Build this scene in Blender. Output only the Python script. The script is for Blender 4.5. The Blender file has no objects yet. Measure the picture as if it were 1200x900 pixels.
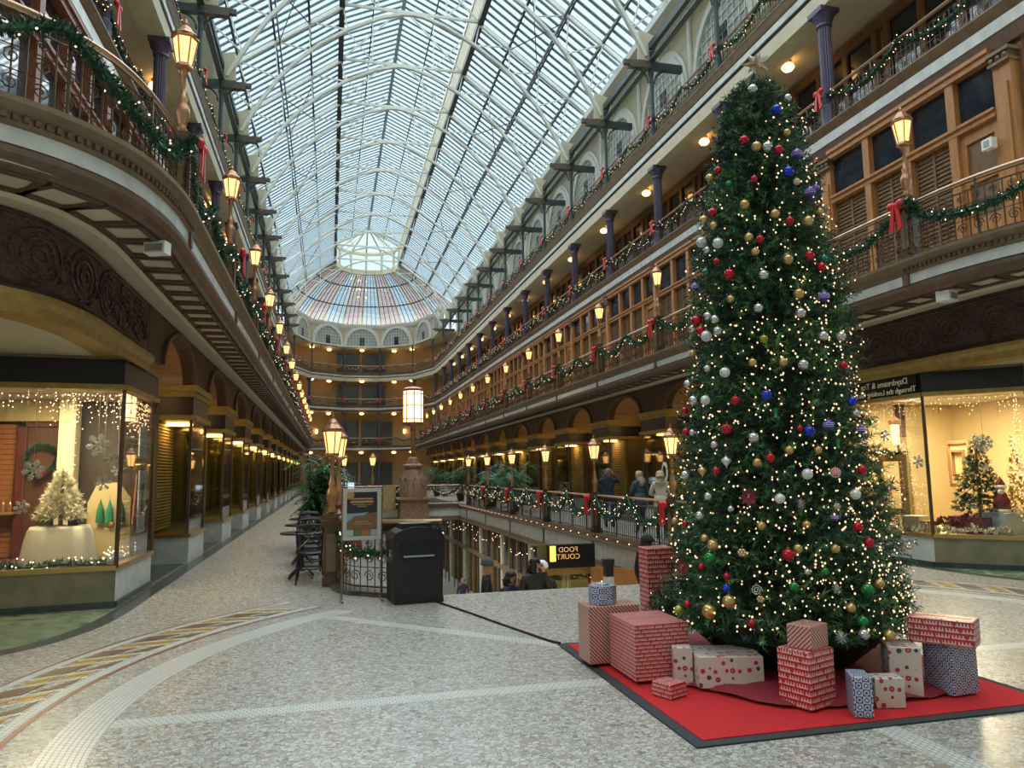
import bpy, math, random
from mathutils import Vector, Matrix
import numpy as np
random.seed(7); PI=math.pi
S=bpy.context.scene; COL=S.collection
# ---------------- camera, world, sun, exposure
CR=Vector((0.971097,-0.238221,-0.014905)); CU=Vector((-0.013706,-0.117997,0.992919)); CF=Vector((0.238293,0.964016,0.117852))
cam=bpy.data.objects.new('camera',bpy.data.cameras.new('camera')); COL.objects.link(cam)
cam.data.sensor_width=36; cam.data.lens=36*866/1200; cam.data.clip_end=400; cam.data.clip_start=.05
cam.matrix_world=Matrix(((CR.x,CU.x,-CF.x,0),(CR.y,CU.y,-CF.y,0),(CR.z,CU.z,-CF.z,1.65),(0,0,0,1)))
S.camera=cam
W=bpy.data.worlds.new('overcast_sky'); S.world=W; W.use_nodes=True
bg=W.node_tree.nodes['Background']; bg.inputs[0].default_value=(.66,.86,1,1); bg.inputs[1].default_value=.80
sun=bpy.data.objects.new('sun',bpy.data.lights.new('sun','SUN')); COL.objects.link(sun)
sun.data.energy=6.6; sun.data.angle=math.radians(120); sun.data.color=(.93,.98,1); sun.rotation_euler=(math.radians(-8),math.radians(-6),0)
def area(name,loc,size,e,col,rot=(0,0,0),sy=None):
    l=bpy.data.lights.new(name,'AREA'); l.energy=e; l.size=size; l.color=col
    if sy: l.shape='RECTANGLE'; l.size_y=sy
    o=bpy.data.objects.new(name,l); o.location=loc; o.rotation_euler=rot; COL.objects.link(o); return o
S.view_settings.view_transform='Standard'; S.view_settings.look='None'; S.view_settings.exposure=.8; S.view_settings.gamma=1
S.view_settings.use_curve_mapping=False
S.cycles.use_denoising=True; S.cycles.max_bounces=8; S.cycles.transparent_max_bounces=24
S.cycles.sample_clamp_indirect=4; S.cycles.caustics_reflective=False; S.cycles.caustics_refractive=False
# ---------------- helpers
C=3.5                     # hall centre line (x)
Y0,DY,NB=9.45,4.6,14      # first post, bay length, bays
YN=[Y0+DY*i for i in range(NB+1)]
ORD='first second third fourth fifth sixth seventh eighth ninth tenth eleventh twelfth thirteenth fourteenth fifteenth sixteenth seventeenth eighteenth nineteenth twentieth'.split()
SIDE={1:'tree side',-1:'table side'}
def hx(h,s): return C+s*h
class MB:
    def __init__(s): s.v=[];s.f=[];s.uv=None;s.mi=[];s.m=0
    def add(s,vs,fs):
        n=len(s.v); s.v+=[tuple(p) for p in vs]; s.f+=[tuple(i+n for i in q) for q in fs]; s.mi+=[s.m]*len(fs); return s
    def box(s,x0,x1,y0,y1,z0,z1):
        return s.add([(x0,y0,z0),(x1,y0,z0),(x1,y1,z0),(x0,y1,z0),(x0,y0,z1),(x1,y0,z1),(x1,y1,z1),(x0,y1,z1)],
          [(0,3,2,1),(4,5,6,7),(0,1,5,4),(1,2,6,5),(2,3,7,6),(3,0,4,7)])
    def bar(s,p,q,w,h=None,up=(0,0,1)):
        p=Vector(p);q=Vector(q);h=h or w; d=(q-p).normalized(); up=Vector(up)
        if abs(d.dot(up))>.99: up=Vector((1,0,0))
        a=d.cross(up).normalized()*w/2; b=a.cross(d).normalized()*h/2
        return s.add([p-a-b,p+a-b,p+a+b,p-a+b,q-a-b,q+a-b,q+a+b,q-a+b],[(0,1,2,3),(7,6,5,4),(0,4,5,1),(1,5,6,2),(2,6,7,3),(3,7,4,0)])
    def tube(s,pts,r,n=6,cap=True):
        pts=[Vector(p) for p in pts]; N=len(pts); rs=r if isinstance(r,(list,tuple)) else [r]*N
        vs=[];up=Vector((0,0,1))
        for i,p in enumerate(pts):
            d=(pts[min(i+1,N-1)]-pts[max(i-1,0)]).normalized()
            if abs(d.dot(up))>.95: u_=Vector((1,0,0))
            else: u_=up
            a=d.cross(u_).normalized(); b=a.cross(d).normalized()
            vs+=[p+(a*math.cos(2*PI*k/n)+b*math.sin(2*PI*k/n))*rs[i] for k in range(n)]
        fs=[(i*n+k,i*n+(k+1)%n,(i+1)*n+(k+1)%n,(i+1)*n+k) for i in range(N-1) for k in range(n)]
        if cap: fs+=[tuple(range(n))[::-1],tuple((N-1)*n+k for k in range(n))]
        return s.add(vs,fs)
    def lathe(s,prof,n=12,c=(0,0,0),a0=0,sq=False):
        vs=[];m=len(prof)
        for r_,z in prof:
            for k in range(n):
                a=a0+2*PI*k/n; vs.append((c[0]+r_*math.cos(a),c[1]+r_*math.sin(a),c[2]+z))
        fs=[(i*n+k,i*n+(k+1)%n,(i+1)*n+(k+1)%n,(i+1)*n+k) for i in range(m-1) for k in range(n)]
        fs+=[tuple(range(n))[::-1],tuple((m-1)*n+k for k in range(n))]
        return s.add(vs,fs)
    def prism(s,pts,z0,z1):
        n=len(pts)
        return s.add([(x,y,z0) for x,y in pts]+[(x,y,z1) for x,y in pts],[tuple(range(n))[::-1],tuple(range(n,2*n))]+[(i,(i+1)%n,n+(i+1)%n,n+i) for i in range(n)])
    def slab(s,pts3,d):   # polygon in space extruded by vector d
        n=len(pts3);d=Vector(d)
        return s.add([Vector(p) for p in pts3]+[Vector(p)+d for p in pts3],[tuple(range(n))[::-1],tuple(range(n,2*n))]+[(i,(i+1)%n,n+(i+1)%n,n+i) for i in range(n)])
    def sweep(s,path,prof,sg=1,closed=True,caps=True):
        P=[Vector((p[0],p[1])) for p in path];N=len(P);vs=[];m=len(prof)
        for i in range(N):
            d0=(P[i]-P[i-1]).normalized() if i else (P[1]-P[0]).normalized()
            d1=(P[i+1]-P[i]).normalized() if i<N-1 else d0
            n0=Vector((-d0.y,d0.x));n1=Vector((-d1.y,d1.x)); nn=(n0+n1).normalized(); k=1/max(.3,nn.dot(n0))
            for o,z in prof: q=P[i]+nn*(o*k*sg); vs.append((q.x,q.y,z))
        M=m if closed else m-1
        fs=[(i*m+k,i*m+(k+1)%m,(i+1)*m+(k+1)%m,(i+1)*m+k) for i in range(N-1) for k in range(M)]
        if caps and closed: fs+=[tuple(range(m)),tuple((N-1)*m+k for k in range(m))[::-1]]
        return s.add(vs,fs)
    def ball(s,c,r,n=10,m=6,sz=1):
        return s.lathe([(max(1e-4,r*math.sin(PI*i/m)),-r*sz*math.cos(PI*i/m)) for i in range(m+1)],n,c)
    def build(s,name,mat=None,parent=None,smooth=False,loc=None,kind=None):
        me=bpy.data.meshes.new(name); me.from_pydata(s.v,[],s.f)
        ms=mat if isinstance(mat,(list,tuple)) else [mat]
        for m_ in ms: me.materials.append(m_)
        if len(ms)>1: me.polygons.foreach_set('material_index',s.mi)
        if s.uv:
            l=me.uv_layers.new(name='UVMap'); l.data.foreach_set('uv',[c for p in me.polygons for vi in p.vertices for c in s.uv[vi]])
        if smooth: me.polygons.foreach_set('use_smooth',[True]*len(me.polygons))
        me.update()
        return link(name,me,parent,loc,kind)
def link(name,me,parent=None,loc=None,kind=None):
    o=bpy.data.objects.new(name,me); COL.objects.link(o)
    if parent is not None: o.parent=parent
    if loc: o.location=loc
    if kind: o['kind']=kind
    return o
def empty(name,loc=(0,0,0),rz=0,label=None,cat=None,group=None,kind=None):
    o=bpy.data.objects.new(name,None); o.empty_display_size=.1; COL.objects.link(o); o.location=loc; o.rotation_euler=(0,0,rz)
    return tag(o,label,cat,group,kind)
def tag(o,label=None,cat=None,group=None,kind=None):
    if label: o['label']=label
    if cat: o['category']=cat
    if group: o['group']=group
    if kind: o['kind']=kind
    return o
def path_pts(path,step):
    P=[Vector((p[0],p[1])) for p in path]; L_=[0]
    for a,b in zip(P[:-1],P[1:]): L_.append(L_[-1]+(b-a).length)
    n=max(1,round(L_[-1]/step)); out=[]
    for k in range(n+1):
        d=L_[-1]*k/n; i=0
        while i<len(P)-2 and L_[i+1]<d: i+=1
        t=(P[i+1]-P[i]).normalized(); out.append((P[i]+t*(d-L_[i]),t))
    return out
KIDS={}
def kids(o):
    return [c for c in o.children]
def dup(root,loc,rz=0,label=None,group=None,parent=None,scale=None):
    r_=root.copy(); COL.objects.link(r_); r_.location=loc; r_.rotation_euler=(0,0,rz)
    if scale: r_.scale=scale
    if label: r_['label']=label
    if group: r_['group']=group
    ch=CH.get(root.name)
    if ch is None: ch=CH[root.name]=[(c,list(c.children)) for c in root.children]
    for c,gs in ch:
        c2=c.copy(); COL.objects.link(c2); c2.parent=r_
        for g in gs:
            g2=g.copy(); COL.objects.link(g2); g2.parent=c2
    return r_
CH={}
# ---------------- materials
MATS={}
def mat(name,col,rough=.5,metal=0,noise=None,bump=None,emit=None,spec=None,coat=0):
    if name in MATS: return MATS[name]
    m=bpy.data.materials.new(name); m.use_nodes=True; nt=m.node_tree; b=nt.nodes['Principled BSDF']
    b.inputs['Base Color'].default_value=(*col,1); b.inputs['Roughness'].default_value=rough; b.inputs['Metallic'].default_value=metal
    if coat: b.inputs['Coat Weight'].default_value=coat
    if spec is not None: b.inputs['Specular IOR Level'].default_value=spec
    if emit: b.inputs['Emission Color'].default_value=(*emit[0],1); b.inputs['Emission Strength'].default_value=emit[1]
    if noise or bump:
        tc=nt.nodes.new('ShaderNodeTexCoord')
    if noise:   # (scale, second colour, [stretch])
        n=nt.nodes.new('ShaderNodeTexNoise'); n.inputs['Scale'].default_value=noise[0]; n.inputs['Detail'].default_value=5
        mp=nt.nodes.new('ShaderNodeMapping'); mp.inputs['Scale'].default_value=noise[2] if len(noise)>2 else (1,1,1)
        r_=nt.nodes.new('ShaderNodeValToRGB'); r_.color_ramp.elements[0].position=.32; r_.color_ramp.elements[1].position=.7
        r_.color_ramp.elements[0].color=(*col,1); r_.color_ramp.elements[1].color=(*noise[1],1)
        nt.links.new(tc.outputs['Object'],mp.inputs[0]); nt.links.new(mp.outputs[0],n.inputs['Vector']); nt.links.new(n.outputs[0],r_.inputs[0]); nt.links.new(r_.outputs[0],b.inputs['Base Color'])
    if bump:    # (scale, strength)
        n2=nt.nodes.new('ShaderNodeTexNoise'); n2.inputs['Scale'].default_value=bump[0]; n2.inputs['Detail'].default_value=4
        bp=nt.nodes.new('ShaderNodeBump'); bp.inputs['Strength'].default_value=bump[1]; bp.inputs['Distance'].default_value=.05
        nt.links.new(tc.outputs['Object'],n2.inputs['Vector']); nt.links.new(n2.outputs[0],bp.inputs['Height']); nt.links.new(bp.outputs[0],b.inputs['Normal'])
    MATS[name]=m; return m
def emis(name,col,st,sampling=True):
    m=bpy.data.materials.new(name); m.use_nodes=True; nt=m.node_tree; nt.nodes.clear()
    e=nt.nodes.new('ShaderNodeEmission'); e.inputs[0].default_value=(*col,1); e.inputs[1].default_value=st
    o=nt.nodes.new('ShaderNodeOutputMaterial'); nt.links.new(e.outputs[0],o.inputs[0])
    if not sampling: m.cycles.emission_sampling='NONE'
    return m
def glassmat(name,col,gl=.12,rough=.02,fk=.9):
    m=bpy.data.materials.new(name); m.use_nodes=True; nt=m.node_tree; nt.nodes.clear()
    t=nt.nodes.new('ShaderNodeBsdfTransparent'); t.inputs[0].default_value=(*col,1)
    g=nt.nodes.new('ShaderNodeBsdfGlossy'); g.inputs['Roughness'].default_value=rough
    fr=nt.nodes.new('ShaderNodeFresnel'); fr.inputs[0].default_value=1.45
    a=nt.nodes.new('ShaderNodeMath'); a.operation='MULTIPLY_ADD'; a.inputs[1].default_value=fk; a.inputs[2].default_value=gl*.3
    x=nt.nodes.new('ShaderNodeMixShader'); o=nt.nodes.new('ShaderNodeOutputMaterial')
    nt.links.new(fr.outputs[0],a.inputs[0]); nt.links.new(a.outputs[0],x.inputs[0]); nt.links.new(t.outputs[0],x.inputs[1]); nt.links.new(g.outputs[0],x.inputs[2]); nt.links.new(x.outputs[0],o.inputs[0])
    return m
M=dict(
 cream=mat('cream_paint',(.62,.57,.40),.55,noise=(3,(.54,.49,.33))),
 soffit=mat('soffit_cream',(.66,.58,.42),.55,noise=(2,(.60,.53,.38))),
 ochre=mat('ochre_plaster',(.45,.32,.15),.7,noise=(1.5,(.40,.28,.13))),
 white=mat('white_iron_paint',(.72,.74,.68),.45),
 marble=mat('pale_marble',(.62,.64,.60),.25,noise=(4,(.45,.49,.47))),
 gmarble=mat('green_marble',(.13,.20,.12),.22,noise=(5,(.27,.31,.22),(1,1,.6))),
 bmarble=mat('brown_marble',(.20,.19,.13),.2,noise=(4,(.30,.28,.20))),
 dmarble=mat('dark_marble',(.035,.05,.055),.25,noise=(6,(.07,.09,.09))),
 gold=mat('gold_moulding',(.42,.31,.09),.38,.6,noise=(9,(.30,.21,.06)),bump=(60,.3)),
 brass=mat('brass',(.55,.40,.16),.3,.9),
 signb=mat('black_sign_glass',(.004,.005,.010),.38),
 carved=mat('carved_brown_wood',(.105,.055,.038),.5,noise=(6,(.06,.032,.024)),bump=(22,.9)),
 brown=mat('brown_moulding',(.15,.085,.055),.45,noise=(8,(.10,.055,.035))),
 ledge=mat('bronze_ledge',(.22,.155,.09),.45,noise=(5,(.155,.105,.06))),
 honey=mat('honey_oak',(.48,.225,.08),.42,noise=(14,(.36,.155,.05),(1,1,.12))),
 walnut=mat('walnut',(.20,.10,.05),.4,noise=(12,(.13,.06,.03),(1,1,.15))),
 shutter=mat('tan_shutter',(.21,.125,.06),.5,noise=(12,(.165,.095,.045),(.3,1,1))),
 darkglass=mat('dark_window_glass',(.012,.018,.03),.06,spec=.8),
 iron=mat('dark_iron',(.030,.030,.034),.45,.3),
 bronze=mat('bronze_iron',(.115,.075,.045),.42,.4),
 copper=mat('copper_lamp_metal',(.42,.22,.12),.36,.7),
 blue=mat('plum_column_paint',(.085,.075,.13),.4,noise=(5,(.06,.05,.10))),
 greenpost=mat('slate_post_paint',(.05,.075,.085),.45),
 red=mat('red_ribbon',(.62,.015,.02),.4),
 glow=emis('lantern_glow',(1,.52,.16),1.7),
 bulb=emis('warm_bulb',(1,.55,.18),4),
 fairy=emis('fairy_bulb',(1,.66,.40),2.2,False),
 treelight=emis('tree_bulb',(1,.56,.30),1.5),
 steel=mat('brushed_steel',(.5,.5,.5),.35,.9),
 black=mat('black_plastic',(.010,.012,.016),.35),
)
M['glass']=glassmat('clear_glass',(.93,.95,.93),.08,.02,.4); M['roofglass']=glassmat('roof_glass',(.95,.98,.99),.05,.02,.2)
M['tintglass']=glassmat('shop_glass',(.88,.89,.80),.2,.02,.55); M['shopfairy']=emis('shop_fairy_bulb',(1,.58,.28),3.2,False); M['shoplight']=emis('shop_downlight',(1,.60,.22),9)
M['needle']=mat('garland_needles',(.010,.055,.026),.5,noise=(30,(.02,.10,.045)))
# ================= FLOOR
def nodemat(name):
    m=bpy.data.materials.new(name); m.use_nodes=True; nt=m.node_tree; return m,nt,nt.nodes['Principled BSDF'],nt.nodes.new,nt.links.new
def ramp(nt,cols):
    r_=nt.nodes.new('ShaderNodeValToRGB'); e=r_.color_ramp; e.interpolation='CONSTANT'
    while len(e.elements)<len(cols): e.elements.new(.5)
    for i,c in enumerate(cols): e.elements[i].position=c[0]; e.elements[i].color=(*c[1],1)
    return r_
m,nt,b,N,L=nodemat('crazed_stone_mosaic')
tc=N('ShaderNodeTexCoord'); vo=N('ShaderNodeTexVoronoi'); vo.inputs['Scale'].default_value=27; vd=N('ShaderNodeTexVoronoi'); vd.feature='DISTANCE_TO_EDGE'; vd.inputs['Scale'].default_value=27
mp=N('ShaderNodeMapping'); mp.inputs['Scale'].default_value=(1,1.25,0); L(tc.outputs['Object'],mp.inputs[0]); L(mp.outputs[0],vo.inputs['Vector']); L(mp.outputs[0],vd.inputs['Vector'])
rp=ramp(nt,[(0,(.36,.345,.295)),(.22,(.45,.45,.41)),(.45,(.38,.38,.345)),(.62,(.315,.27,.23)),(.72,(.50,.505,.47)),(.88,(.19,.18,.16)),(.945,(.37,.315,.27))])
L(vo.outputs['Color'],rp.inputs[0])
gt=N('ShaderNodeMath'); gt.operation='GREATER_THAN'; gt.inputs[1].default_value=.05; L(vd.outputs['Distance'],gt.inputs[0])
mx=N('ShaderNodeMixRGB'); mx.inputs[1].default_value=(.19,.18,.155,1); L(gt.outputs[0],mx.inputs[0]); L(rp.outputs[0],mx.inputs[2]); L(mx.outputs[0],b.inputs['Base Color'])
b.inputs['Roughness'].default_value=.27
bp=N('ShaderNodeBump'); bp.inputs['Strength'].default_value=.12; bp.inputs['Distance'].default_value=.01; L(vo.outputs['Color'],bp.inputs['Height']); L(bp.outputs[0],b.inputs['Normal'])
M['floor']=m
m,nt,b,N,L=nodemat('white_tesserae_rows')
uv=N('ShaderNodeUVMap'); br=N('ShaderNodeTexBrick'); br.inputs['Scale'].default_value=1; br.inputs['Brick Width'].default_value=.045; br.inputs['Row Height'].default_value=.036; br.inputs['Mortar Size'].default_value=.004
br.inputs['Color1'].default_value=(.62,.64,.60,1); br.inputs['Color2'].default_value=(.52,.55,.52,1); br.inputs['Mortar'].default_value=(.22,.23,.21,1)
L(uv.outputs[0],br.inputs['Vector']); L(br.outputs[0],b.inputs['Base Color']); b.inputs['Roughness'].default_value=.3; M['tess']=m
M['redline']=mat('red_stone_line',(.22,.075,.05),.3); M['goldtile']=mat('gold_tile',(.50,.30,.07),.28,noise=(25,(.38,.22,.05))); M['greentile']=mat('brown_green_tile',(.10,.085,.045),.28,noise=(25,(.14,.06,.04)))
floor=empty('floor',kind='structure')
OX0,OX1,OY=.25,6.75,10.25
fb=MB()
for x0,x1,y0,y1 in ((-12,19,-9,OY),(-12,OX0,OY,92),(OX1,19,OY,92),(OX0,OX1,39.4,42),(OX0,OX1,83,92)): fb.box(x0,x1,y0,y1,-.3,0)
for sx,s in ((OX0,1),(OX1,-1)):   # rounded landing corners left and right of the stair
    pts=[(sx,OY)]+[(sx+s*1.25*(1-math.cos(a)),OY+1.25-1.25*math.sin(a)) for a in [PI/2*i/8 for i in range(9)]][::-1]
    fb.prism(pts if s>0 else pts[::-1],-.3,0)
fb.build('floor_slab',M['floor'],floor)
def ribbon(path,w0,w1,z,th,name,m,parent,uvs=True):   # flat strip, offsets w0..w1 to the left of path, laid proud by th
    mb=MB(); P=[Vector((*p,0)) for p in path]; mb.uv=[]; l=0
    for i,p in enumerate(P):
        d=(P[min(i+1,len(P)-1)]-P[max(i-1,0)]).normalized(); n=Vector((-d.y,d.x,0))
        if i: l+=(P[i]-P[i-1]).length
        for w,zz in ((w0,z-.01),(w0,z+th),(w1,z+th),(w1,z-.01)):
            q=p+n*w; mb.v.append((q.x,q.y,zz)); mb.uv.append((l,w))
    for i in range(len(P)-1):
        a=4*i
        for k in range(3): mb.f.append((a+k,a+k+1,a+k+5,a+k+4)); mb.mi.append(0)
    return mb.build(name,m,parent)
CC=(3.45,5.7)
def arc(r,a0,a1,n=60): return [(CC[0]+r*math.cos(math.radians(a0+(a1-a0)*i/n)),CC[1]+r*math.sin(math.radians(a0+(a1-a0)*i/n))) for i in range(n+1)]
GAP=49.5   # the circle stops where the stair opening starts
for a0,a1 in ((-60,GAP),(180-GAP,240)):
    ribbon(arc(5.0,a0,a1),-.14,.14,0,.002,'white_mosaic_band',M['tess'],floor)
    ribbon(arc(5.42,a0,a1),-.02,.02,0,.002,'red_line',M['redline'],floor)
    ribbon(arc(5.50,a0,a1),-.05,.05,0,.003,'white_border',M['tess'],floor)
    ribbon(arc(6.06,a0,a1),-.045,.045,0,.003,'white_border',M['tess'],floor)
    ribbon(arc(6.13,a0,a1),-.015,.015,0,.002,'red_line',M['redline'],floor)
for k in (0,3,4,6,7):
    a=k*PI/4; d=(math.cos(a),math.sin(a))
    ribbon([(CC[0]+d[0]*r_,CC[1]+d[1]*r_) for r_ in (1.2,2,3,4,4.85)],-.09,.09,0,.0015,'white_mosaic_band',M['tess'],floor)
# guilloche border of gold lozenges between dark triangles
def P2(r,a): return (CC[0]+r*math.cos(a),CC[1]+r*math.sin(a))
def tile(pts,m):
    mb=MB(); mb.prism(pts,-.01,.004); return mb.build('tile',m,floor)
da=.62/5.78; R0,R1=5.56,6.01
angs=[]
a=math.radians(180-GAP)+.03
while a<math.radians(218): angs.append(a); a+=da
a=math.radians(GAP)-.03-da
while a>math.radians(-5): angs.append(a); a-=da
for a in angs:
    # one repeat: slanted white lozenge holding four gold tiles, two dark triangles
    def Q(u_,v_): return P2(R0+(R1-R0)*v_,a+da*u_)
    sk=.34
    def G(u_,v_): return Q(sk*v_*1.6+u_*.42+.02,v_)      # slanted strip frame
    for (u0,u1) in ((.13,.45),(.56,.88)):
        for (v0,v1) in ((.10,.46),(.54,.90)):
            tile([G(u0,v0),G(u1,v0),G(u1,v1),G(u0,v1)],M['goldtile'])
    ribbon([G(0,0),G(0,.5),G(0,1)],-.026,.026,0,.003,'white_border',M['tess'],floor)
    ribbon([G(1,0),G(1,.5),G(1,1)],-.026,.026,0,.003,'white_border',M['tess'],floor)
    tile([G(1.1,.06),Q(.98,.06),Q(1.2,.45)],M['greentile']); tile([G(1.12,.5),Q(1.22,.55),Q(1.5,.94),G(1.12,.94)],M['greentile'])
# dark border strip and green marble margins along the shop fronts
FB=[(14,7.5),(9,7.6),(7.4,7.8),(6.7,8.1),(6.35,8.5),(6.15,9.0),(6.03,9.6),(6.0,10.4),(6.0,12),(6.0,80)]
def chaik(p,n=2,keep=3):
    for _ in range(n):
        q=[p[0]]
        for i in range(len(p)-1):
            a,b=Vector(p[i]),Vector(p[i+1])
            q+= [tuple(a*.75+b*.25),tuple(a*.25+b*.75)]
        q.append(p[-1]); p=q
    return p
for s in (1,-1):
    path=[(hx(h,s),y) for h,y in chaik(FB,2)]
    ribbon(path,-.10 if s>0 else -.12,.12 if s>0 else .10,0,.003,'dark_border',M['dmarble'],floor,False)
    gm=MB(); pts=path+[(hx(6.3,s),80),(hx(6.3,s),10.5),(hx(14,s),10.5)]
    gm.prism(pts if s<0 else pts[::-1],-.01,.002); gm.build('green_margin',M['gmarble'],floor)
# ================= fascia, slabs, soffits
U5=[(11,5.9),(8.5,6.05),(7.2,6.25),(6.5,6.5),(6.0,6.85),(5.65,7.25),(5.42,7.7),(5.28,8.3),(5.22,8.9),(5.22,9.45)]
CURV=chaik(U5,2); FULL=CURV+[(5.22,y) for y in YN[1:]]+[(5.22,79)]
def sp(path,s): return [(hx(h,s),y) for h,y in path]
def offs(path,d):
    P=[Vector(p) for p in path]; o=[]
    for i in range(len(P)):
        t=(P[min(i+1,len(P)-1)]-P[max(i-1,0)]).normalized(); o.append((P[i].x+t.y*d,P[i].y-t.x*d))
    return o
WP=offs(CURV,.90); WP=[(h,y) for h,y in WP]+[(6.13,10.75),(6.13,11.75)]
LEDGE=[(-.3,4.60),(0,4.60),(.04,4.64),(.04,4.69),(.10,4.74),(.13,4.78),(.13,4.83),(-.3,4.83)]
UNDER=[(.03,4.43),(.03,4.37),(-.02,4.33),(-.05,4.28),(-.10,4.26),(-.10,4.45)]
sl={1:'right',-1:'left'}
for s in (1,-1):
    p=sp(FULL,s); n=sl[s]
    tr=empty('trim_'+n,kind='structure')
    MB().sweep(p,LEDGE,s).build('ledge_moulding',M['ledge'],tr)
    db=MB()
    for (q_,t_) in path_pts(sp(CURV,s),.085):   # dentils on the near curve
        n_=Vector((-t_.y,t_.x))*s; c_=q_+n_*.055; e1=t_*.022; e2=n_*.02
        db.slab([(*(c_-e1-e2),4.645),(*(c_+e1-e2),4.645),(*(c_+e1+e2),4.645),(*(c_-e1+e2),4.645)],(0,0,.055))
    db.build('dentils',M['brown'],tr,kind='stuff')
    MB().sweep(p,UNDER,s).build('under_moulding',M['brown'],tr)
    # pale marble panels with bracket blocks at the joints
    segs=[CURV[:len(CURV)//2],CURV[len(CURV)//2-1:]]+[[(5.22,YN[i]+.0),(5.22,YN[i+1])] for i in range(NB)]+[[(5.22,YN[NB]),(5.22,79)]]
    for sg_ in segs:
        q=sp(sg_,s); MB().sweep(q,[(-.05,4.45),(.015,4.45),(.015,4.60),(-.05,4.60)],s).build('fascia_panel',M['marble'],tr)
    for y in YN:
        x=hx(5.22,s); MB().box(x-.05,x+.05,y-.06,y+.06,4.43,4.61).build('bracket_block',M['brown'],tr)
    # soffit slab between fascia and wall
    out=[(5.27,79),(9.9,79),(9.9,12),(16,12),(16,5.9)]
    poly=sp([(h+.05,y) for h,y in FULL]+out[1:],s); mb=MB(); mb.prism(poly if s<0 else poly[::-1],4.30,4.78); ce=mb.build('ceiling_'+n,M['soffit'],kind='structure')
    st=empty('soffit_trim_'+n,kind='structure')
    MB().sweep(sp(offs(FULL,.62),s),[(0,4.25),(-.05,4.21),(-.29,4.21),(-.29,4.31),(0,4.31)],s).build('cream_band',M['cream'],st)
    # coffers
    l=0; pts=[Vector(q) for q in sp(FULL,s)]; cof=[]; acc=0; step=.62
    tot=sum((b_-a_).length for a_,b_ in zip(pts[:-1],pts[1:]))
    d=3.2
    while d<tot-1:
        e=0
        for a_,b_ in zip(pts[:-1],pts[1:]):
            ln=(b_-a_).length
            if e+ln>=d: break
            e+=ln
        t=(b_-a_).normalized(); c0=a_+t*(d-e); nrm=Vector((-t.y,t.x))*s
        cof.append((c0,t,nrm)); d+=step
    far=MB()
    for i,(c0,t,nr) in enumerate(cof):
        mb=far if i>60 else MB()
        def pt(u_,w,z): q=c0+t*u_-nr*w; return (q.x,q.y,z)
        for (u0,u1,w0,w1) in ((-.27,.27,.13,.19),(-.27,.27,.56,.62),(-.27,-.21,.19,.56),(.21,.27,.19,.56)):
            mb.m=0; mb.slab([pt(u0,w0,4.24),pt(u1,w0,4.24),pt(u1,w1,4.24),pt(u0,w1,4.24)],(0,0,.07))
        mb.m=1; mb.slab([pt(-.21,.19,4.275),pt(.21,.19,4.275),pt(.21,.56,4.275),pt(-.21,.56,4.275)],(0,0,.03))
        if i<=60: mb.build('coffer',[M['brown'],M['soffit']],st)
    far.build('far_coffers',[M['brown'],M['soffit']],st,kind='stuff')
    # carved wall band above the shop fronts on the near curve, with its gold cornice
    w=empty('carved_wall_'+n,kind='structure')
    MB().sweep(sp(WP,s),[(0,3.42),(.0,4.2),(-.25,4.3),(-.25,3.42)],s).build('carved_band',M['carved'],w)
    MB().sweep(sp(WP,s),[(.0,3.2),(.03,3.2),(.04,3.30),(.10,3.36),(.10,3.42),(-.28,3.42),(-.28,3.2)],s).build('gold_cornice',M['gold'],w)
    # relief scrolls on the band
    sc=MB(); wpts=[Vector(q) for q in sp(WP,s)]
    Ls=[0]
    for a_,b_ in zip(wpts[:-1],wpts[1:]): Ls.append(Ls[-1]+(b_-a_).length)
    def onw(d,z,o=.015):
        d=max(.01,min(Ls[-1]-.01,d)); i=max(j for j in range(len(Ls)) if Ls[j]<=d); i=min(i,len(wpts)-2)
        t=(wpts[i+1]-wpts[i]).normalized(); q=wpts[i]+t*(d-Ls[i])+Vector((-t.y,t.x))*s*o; return (q.x,q.y,z)
    rr=random.Random(3)
    d=1.0
    while d<Ls[-1]-.3:
        for rad in (.26,.17,.08):
            sc.tube([onw(d+rad*math.cos(a_)*1.25,3.83+rad*math.sin(a_)) for a_ in [2*PI*k/16 for k in range(17)]],.017,4)
        for k in range(5):
            a_=rr.uniform(0,6.28); q0=(d+.33*math.cos(a_)*1.3,3.83+.28*math.sin(a_))
            sc.tube([onw(q0[0]+.07*math.cos(a_+2.2*j/4)*j/2,q0[1]+.05*math.sin(a_+2.2*j/4)*j/2) for j in range(6)],[.024,.022,.02,.016,.012,.006],4)
        d+=.82
    for zz in (3.50,4.14): sc.tube([onw(x_,zz) for x_ in [.2+.25*k for k in range(int(Ls[-1]/.25)-1)]],.018,4)
    sc.build('carved_scrolls',M['carved'],w,kind='stuff')
    # pale soffit over the near shop front
    so=MB(); pp=sp([(h+.05,y) for h,y in WP],s)+[(hx(6.2,s),11.9),(hx(14,s),11.9)]; so.prism(pp if s<0 else pp[::-1],3.24,3.3); so.build('shop_soffit_'+n,M['soffit'],kind='structure')
    # wall behind the ground-floor shops and behind the lobby
    MB().box(*sorted((hx(10.4,s),hx(10.6,s))),-9,80,0,4.3).build('wall_'+n,M['ochre'],kind='structure')
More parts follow.
